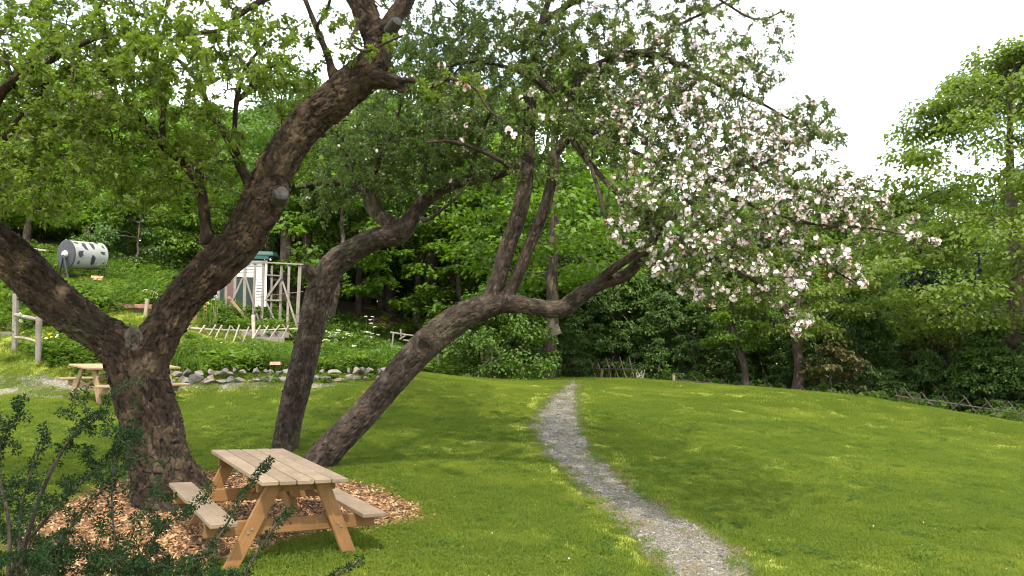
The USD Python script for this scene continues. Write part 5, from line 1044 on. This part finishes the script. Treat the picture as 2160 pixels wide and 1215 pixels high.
for el, z, sh, s in ((.08, .22, 'a', .17), (-.32, .68, 'b', .19), (.75, .40, 'c', .17), (.85, .70, 'b', .16), (1.0, .16, 'd', .12), (.25, 1.02, 'd', .13), (.78, 1.08, 'e', .12), (-.55, .2, 'e', .11), (-.55, 1.1, 'e', .09), (1.25, .95, 'a', .12)):
    obj('dark_spot', spot(fa + sg*el, z*Ld/1.25, blobs_[sh], s), 'drum_black', drum)
dn = np.array([0, 0, -1.]); sd_ = unit(np.cross(ax, dn)); zg0, zg1 = at(139, 594, dD)[2], at(212, 592, dD + 1.06)[2]
for c, off in ((c0 - ax*.07, 0), (c1 + ax*.06, 1)):
    hz = [.05, -.02][off]
    for s in (-1, 1): obj('stand_leg', beam(c + np.array([0, 0, hz]), c + sd_*s*.26 + dn*.80, .07, .05, up=ax), 'black_metal', drum)
    obj('stand_rail', beam(c + sd_*-.26 + dn*.70, c + sd_*.26 + dn*.70, .04, .04), 'black_metal', drum)
obj('stand_rail', beam(c0 - ax*.07 + dn*.66, c1 + ax*.06 + dn*.66, .04, .04), 'black_metal', drum)
for k, (px0, px1, py) in enumerate(((192, 218, 584), (196, 216, 588))):
    tag(board_between('offcut', at(px0, py, dD + .1 - .1*k), at(px1, py + 1, dD + .2 - .1*k), .08, .05, 'sawn_orange', None), ('upper', 'lower')[k] + ' pale wood offcut lying under the right end of the spotted drum', 'wood offcut')

# leaning pole fence in the undergrowth behind the slanting trunk
lf = thing('pole_fence', 'tumbled fence of thin poles in the undergrowth behind the slanting trunk', 'fence'); dP = 24.2
for p in ([(823, 701), (872, 708)], [(850, 717), (880, 721)], [(824, 730), (862, 738)], [(950, 722), (1000, 731)], [(922, 748), (932, 748)], [(940, 727), (966, 748)], [(984, 727), (974, 744)], [(980, 732), (983, 743)]): pole('rail', [at(a, b, dP) for a, b in p], .028, 'grey_wood' if p[0][0] < 900 else 'dark_stick', lf)
for p in ([(830, 703), (826, 741)], [(845, 694), (846, 710)], [(925, 744), (924, 768)], [(843, 716), (855, 708)]): pole('post', [at(a, b, dP - .05) for a, b in p], .028, 'grey_wood', lf)
st = thing('tree_stump', 'dark rotten stump under the dense green shrub', 'stump', at(1045, 790, 23.2)); obj('trunk', tube([(0, 0, -.3), (-.06, 0, .3), (-.12, 0, .75), (-.16, 0, .95)], [.27, .20, .17, .13], 10, rough=.15, seed=4), 'forest_bark', st, True); obj('splinter', tube([(-.2, 0, .7), (-.2, 0, 1.0), (-.22, 0, 1.15)], [.07, .05, .01], 5), 'forest_bark', st)

# crossed stake fences along the crest
def lattice(name, label, pts, gap, h, mat, dark=None, r=.022, seed=0):
    t = thing(name, label, 'fence'); rg = np.random.default_rng(seed); P = np.array(pts, float); L = np.r_[0, np.cumsum(np.linalg.norm(np.diff(P[:, :2], axis=0), axis=1))]
    f = lambda s: np.array([np.interp(s, L, P[:, i]) for i in (0, 1)])
    for s in np.arange(0, L[-1], gap):
        for sgn in (-1, 1):
            a = f(np.clip(s + sgn*gap*.5*rg.uniform(.7, 1.2), 0, L[-1])); b = f(np.clip(s - sgn*gap*.5*rg.uniform(.7, 1.2), 0, L[-1])); za, zb_ = gz(*a) - .1, gz(*b) + h*rg.uniform(.85, 1.1)
            pole('stake', [np.r_[a + [0, sgn*.03], za], np.r_[b + [0, sgn*.03], zb_]], r*rg.uniform(.8, 1.15), mat if sgn > 0 or dark is None else dark, t, 6)
    q = np.array([np.r_[f(s), gz(*f(s)) + h*.55] for s in np.linspace(0, L[-1], max(3, int(L[-1]/1.5)))]); pole('rail', q, .022, dark or mat, t, 6)
    return t
c1_ = lattice('lattice_fence', 'fence of crossed brown stakes where the path meets the wood', [at(1170, 795, 28.8), at(1260, 797, 28.2), at(1345, 803, 27.3)], .30, .85, 'dark_stick', 'dark_stake', .016, 1)
pole('post', [at(1270, 779, 28), at(1268, 800, 28)], .06, 'dark_stick', c1_)
c2_ = lattice('lattice_fence', 'line of stake tips just showing over the middle of the lawn crest', [at(1420, 808, 26.6), at(1500, 815, 25.7), at(1600, 823, 24.7), at(1700, 830, 23.9), at(1800, 839, 22.9), at(1850, 846, 22.5)], .5, .36, 'dark_stake', 'dark_stake', .013, 2)
c3_ = lattice('lattice_fence', 'line of pale stakes dropping away behind the right edge of the lawn', [at(1890, 856, 21.6), at(1960, 866, 20.9), at(2050, 884, 20.2), at(2160, 912, 19.2), at(2220, 930, 18.8)], .5, .50, 'dark_stake', 'dark_stake', .014, 3)
stp = thing('post', 'short brown post at the crest right of the crossed stake fence', 'post', at(1421, 800, 25.8)); obj('shaft', tube([(0, 0, -.3), (0, 0, .05), (.01, 0, .14)], [.055, .05, .045], 8, rough=.1, seed=6), 'dark_stick', stp)
tw_ = thing('pale_twigs', 'tangle of pale bare twigs at the right end of the crossed stake fence', 'twigs')
for k in range(9):
    p = at(1345 + rng.normal()*6, 800, 27.2); q = p + [rng.normal()*.18, rng.normal()*.1, rng.uniform(.1, .36)]; pole('twig', [p, (p + q)/2 + rng.normal(size=3)*.05, q], .012, 'pale_stick', tw_, 5)

# plants of the garden bed and slope
def clump(n, R, h, L, W, shape='kite', up=.6, seed=0, stalk=True):
    rg = np.random.default_rng(seed); b = np.stack([rg.normal(size=n)*R*.5, rg.normal(size=n)*R*.5, rg.uniform(.15, 1, n)**.8*h], -1); d = unit(b*[1, 1, 0] + rand_dirs(rg, n)*.35*R + np.array([0, 0, up*R*.6])); nr = unit(np.array([0, 0, 1.]) + .5*rand_dirs(rg, n)); Ls = L*rg.uniform(.6, 1.2, n)
    return leaves(b, d, nr, Ls, Ls*W, fold=.2, droop=.3, shape=shape)
cl = [clump(60, .26, .30, .12, .75, seed=1), clump(80, .24, .38, .09, .55, seed=2), clump(36, .30, .20, .17, .9, 'maple', seed=3), tuft(60, .16, .18, .42, .006, rng), tuft(90, .2, .10, .26, .005, rng), clump(120, .22, .34, .05, .5, seed=4)]
def scatter(name, label, polys, dens, mix, mats, rng, smin=.7, smax=1.35, cat='plants', sink=.02, tall=1.0):
    P, K = [], []
    for poly in polys:
        pg = Polygon([q[:2] for q in poly]).buffer(0); n = max(3, int(pg.area*dens)); p = poly_points(pg, n, rng); P.append(p)
    P = np.vstack(P); P = P[~contains_xy(yard_poly, P[:, 0], P[:, 1])]; dr = Polygon([at(110, 600, 23.2)[:2], at(240, 600, 23.2)[:2], at(235, 585, 26.6)[:2], at(110, 585, 26.6)[:2]]); P = P[~contains_xy(dr, P[:, 0], P[:, 1]) | (rng.uniform(size=len(P)) < .12)]; n = len(P); patch = meshkit.fbm(np.c_[P*.9, 0*P[:, :1]], 2, 8)
    k = np.array([mix[int(np.clip((a - .25)/.5 + rng.normal()*.22, 0, .999)*len(mix))] for a in patch])
    pr = [[(cl[c], m, False)] for c, m in mats]
    s = rng.uniform(smin, smax, n); return instancer(name, pr, np.c_[P, gz(P[:, 0], P[:, 1]) - sink], quat_z(rng.uniform(0, 6.28, n)), np.stack([s, s, s*tall*rng.uniform(.8, 1.2, n)], -1), k, kind='stuff', label=label, cat=cat)
kinds = [(0, 'weed_leaf'), (1, 'weed_dark'), (3, 'weed_leaf'), (4, 'weed_yellow'), (5, 'weed_dark'), (2, 'weed_dark'), (5, 'weed_yellow')]
bed = [at(352, 801, 18.8), at(520, 802, 18.4), at(700, 801, 18.5), at(840, 797, 18.9), at(850, 780, 20.6), at(700, 742, 22.6), at(620, 722, 22.8), at(560, 722, 21.8), at(380, 722, 21.5), at(340, 760, 20)]
bed[4:9] = [at(850, 785, 20.2), at(700, 752, 21.6), at(620, 735, 21.3), at(560, 735, 20.9), at(380, 738, 20.8)]
back_strip = [at(340, 768, 19.7), at(860, 775, 20.9), at(850, 785, 20.2), at(700, 752, 21.6), at(620, 735, 21.3), at(560, 735, 20.9), at(380, 738, 20.8)]
bed[4:] = [at(845, 789, 19.9), at(700, 768, 20.4), at(560, 768, 19.9), at(345, 768, 19.6)]
scatter('garden_bed', 'lush mixed green plants filling the bed behind the stone edging', [bed], 34, [2, 0, 4, 1, 2, 6, 0, 3], kinds, rng, .8, 1.45, sink=.0)
scatter('low_bed_plants', 'lower plants at the back of the bed before the crossed stick fence', [back_strip], 34, [2, 0, 4, 6, 0, 3], kinds, rng, .45, .75, sink=.0)
edge_ = [at(340, 812, 17.6), at(700, 812, 17.7), at(850, 803, 18.3), at(860, 799, 18.9), at(700, 805, 18.4), at(340, 805, 18.3)]
scatter('stone_edge_weeds', 'yellowish weeds growing along the foot of the stone edging', [edge_], 30, [3, 3, 6, 0], kinds, rng, .25, .55)
slope = [at(-250, 700, 20.5), at(100, 700, 20), at(360, 712, 22.9), at(640, 709, 23.2), at(720, 700, 27.5), at(560, 600, 30), at(330, 560, 32), at(60, 548, 30), at(-300, 560, 28)]
scatter('slope_plants', 'bright weeds and grass covering the terraced slope below the hillside trees', [slope], 14, [3, 0, 1, 5, 3, 0, 6, 1], kinds, rng, .7, 1.6)
low = [at(-200, 788, 18.4), at(80, 786, 18.4), at(340, 800, 18.8), at(335, 745, 20.5), at(200, 700, 20.8), at(-200, 705, 20)]
scatter('yard_weeds', 'pale green weeds between the gravel yard and the rail fence', [low], 17, [3, 3, 6, 0, 3], kinds, rng, .45, .8, tall=.7)
leafy = [at(95, 760, 17.8), at(230, 785, 17.6), at(250, 760, 18.8), at(200, 715, 19.6), at(95, 712, 19.4)]
scatter('broadleaf_plants', 'mound of broad crinkled leaves behind the pale picnic table', [leafy], 30, [5, 0, 5, 5], kinds, rng, .6, 1.0)
under = [gp(860, 786), at(930, 795, 25.6), at(1060, 797, 27.3), at(1180, 798, 28), at(1180, 790, 32), at(900, 700, 33), at(690, 690, 29), at(660, 700, 27), at(720, 740, 23.6), at(800, 765, 23)]
scatter('undergrowth', 'green undergrowth at the foot of the wood behind the slanting trunk', [under], 12, [1, 4, 0, 5, 1, 4, 2], kinds, rng, .8, 1.6)
fl = [at(1180, 799, 28.8), at(1350, 803, 27.8), at(1500, 815, 26.3), at(1650, 826, 25), at(1800, 838, 23.5), at(2000, 868, 21.6), at(2200, 915, 20), (16, 24), (10, 33), (2, 36)]
scatter('fence_undergrowth', 'shaded undergrowth behind the stake fences', [fl], 7, [1, 4, 5, 1], kinds, rng, .8, 1.7)
# flowers
def flowers(name, label, cat, pts, hts, mat, size, stems='weed_leaf', n=1, spread=.05, group=None, umbel=False):
    t = thing(name, label, cat, group=group); B, D, N, SS = [], [], [], []; sticks = []
    for (px, py, d) in pts:
        c = at(px, py, d); h = hts*rng.uniform(.8, 1.2); sticks.append(tube([c - [0, 0, h], c - [rng.normal()*.02, 0, h*.5], c], [.006, .005, .004], 4, False))
        for k in range(n):
            o_ = rand_dirs(rng, 1)[0]*spread*rng.uniform(0, 1); o_[2] *= .35 if umbel else 1; e = rand_dirs(rng, 5); e[:, 2] = np.abs(e[:, 2])*(.3 if umbel else .8)
            B += [c + o_]*5; D += list(unit(e)); N += list(unit(rand_dirs(rng, 5)*.4 + [0, -.5, .8])); SS += [size]*5
    tag(obj('stems', join(sticks), stems, t), kind='stuff'); v = leaves(np.array(B), np.array(D), np.array(N), np.array(SS), np.array(SS)*.8, shape='flat'); tag(obj('petals', v, mat, t), kind='stuff'); return t
flowers('cow_parsley', 'patch of white umbel flowers right of the S shaped trunk', 'flowers', [(708 + rng.normal()*14, 712 + rng.normal()*9, 23.8) for _ in range(20)] + [(745, 730, 23), (775, 700, 25), (790, 690, 26), (700, 740, 22.5)], .45, 'petal_cream', .026, n=14, spread=.10, umbel=True)
flowers('cow_parsley', 'white umbel flowers beside the tumbled pole fence', 'flowers', [(782 + rng.normal()*12, 705 + rng.normal()*16, 25) for _ in range(10)], .5, 'petal_cream', .022, n=12, spread=.09, umbel=True)
ir = flowers('yellow_iris', 'yellow iris flowers above dry canes left of the wooden frame', 'flowers', [(430, 648, 23), (434, 655, 23), (427, 662, 23), (437, 640, 23), (420, 690, 22.6)], .55, 'petal_yellow', .05, n=4, spread=.05)
dc = thing('dry_canes', 'upright dry straw canes round the yellow iris', 'canes')
for k in range(26):
    px = rng.uniform(396, 460); h = rng.uniform(.5, 1.0); b = at(px, 700, 22.8); pole('cane', [b, b + [rng.normal()*.05, 0, h]], .010, 'straw', dc, 4)
ip = thing('iris_leaves', 'leafy clump with big dark leaves in front of the wooden frame', 'plant', at(447, 706, 22.3)); obj('foliage', clump(90, .34, .62, .2, .4, seed=9), 'weed_dark', ip)
flowers('red_flowers', 'three dark red flowers in the bed left of the S shaped trunk', 'flowers', [(551, 733, 20.6), (565, 739, 20.5), (592, 741, 20.4)], .3, 'petal_red', .07, n=3, spread=.035)
flowers('dandelion_clocks', 'pale dandelion clocks scattered over the garden bed', 'flowers', [(rng.uniform(400, 620), rng.uniform(722, 775), 19.6 + rng.uniform(0, 1)) for _ in range(26)], .3, 'petal_cream', .022, n=4, spread=.02)
flowers('yellow_flowers', 'small yellow flowers beside the rail fence and broad leaves', 'flowers', [(127, 724, 18.6), (130, 726, 18.6), (124, 722, 18.6), (108, 712, 18.6), (106, 743, 18), (110, 748, 18), (163, 755, 18), (172, 755, 18), (105, 705, 18.8), (520, 761, 19.4), (466, 761, 19.4), (552, 762, 19.3)], .25, 'petal_yellow', .035, n=3, spread=.03)
flowers('white_flowers', 'white blossoms climbing on the rail fence post', 'flowers', [(43, 662, 18.6), (42, 676, 18.6), (45, 680, 18.5), (97, 714, 18), (120, 709, 18.2), (48, 703, 18.5)], .2, 'petal_cream', .04, n=4, spread=.04)
cb = thing('climber', 'thin leafy climber between the two posts of the rail fence', 'plant', at(45, 735, 18.5)); obj('foliage', clump(150, .35, .75, .07, .6, seed=12), 'weed_dark', cb)
print('garden done')
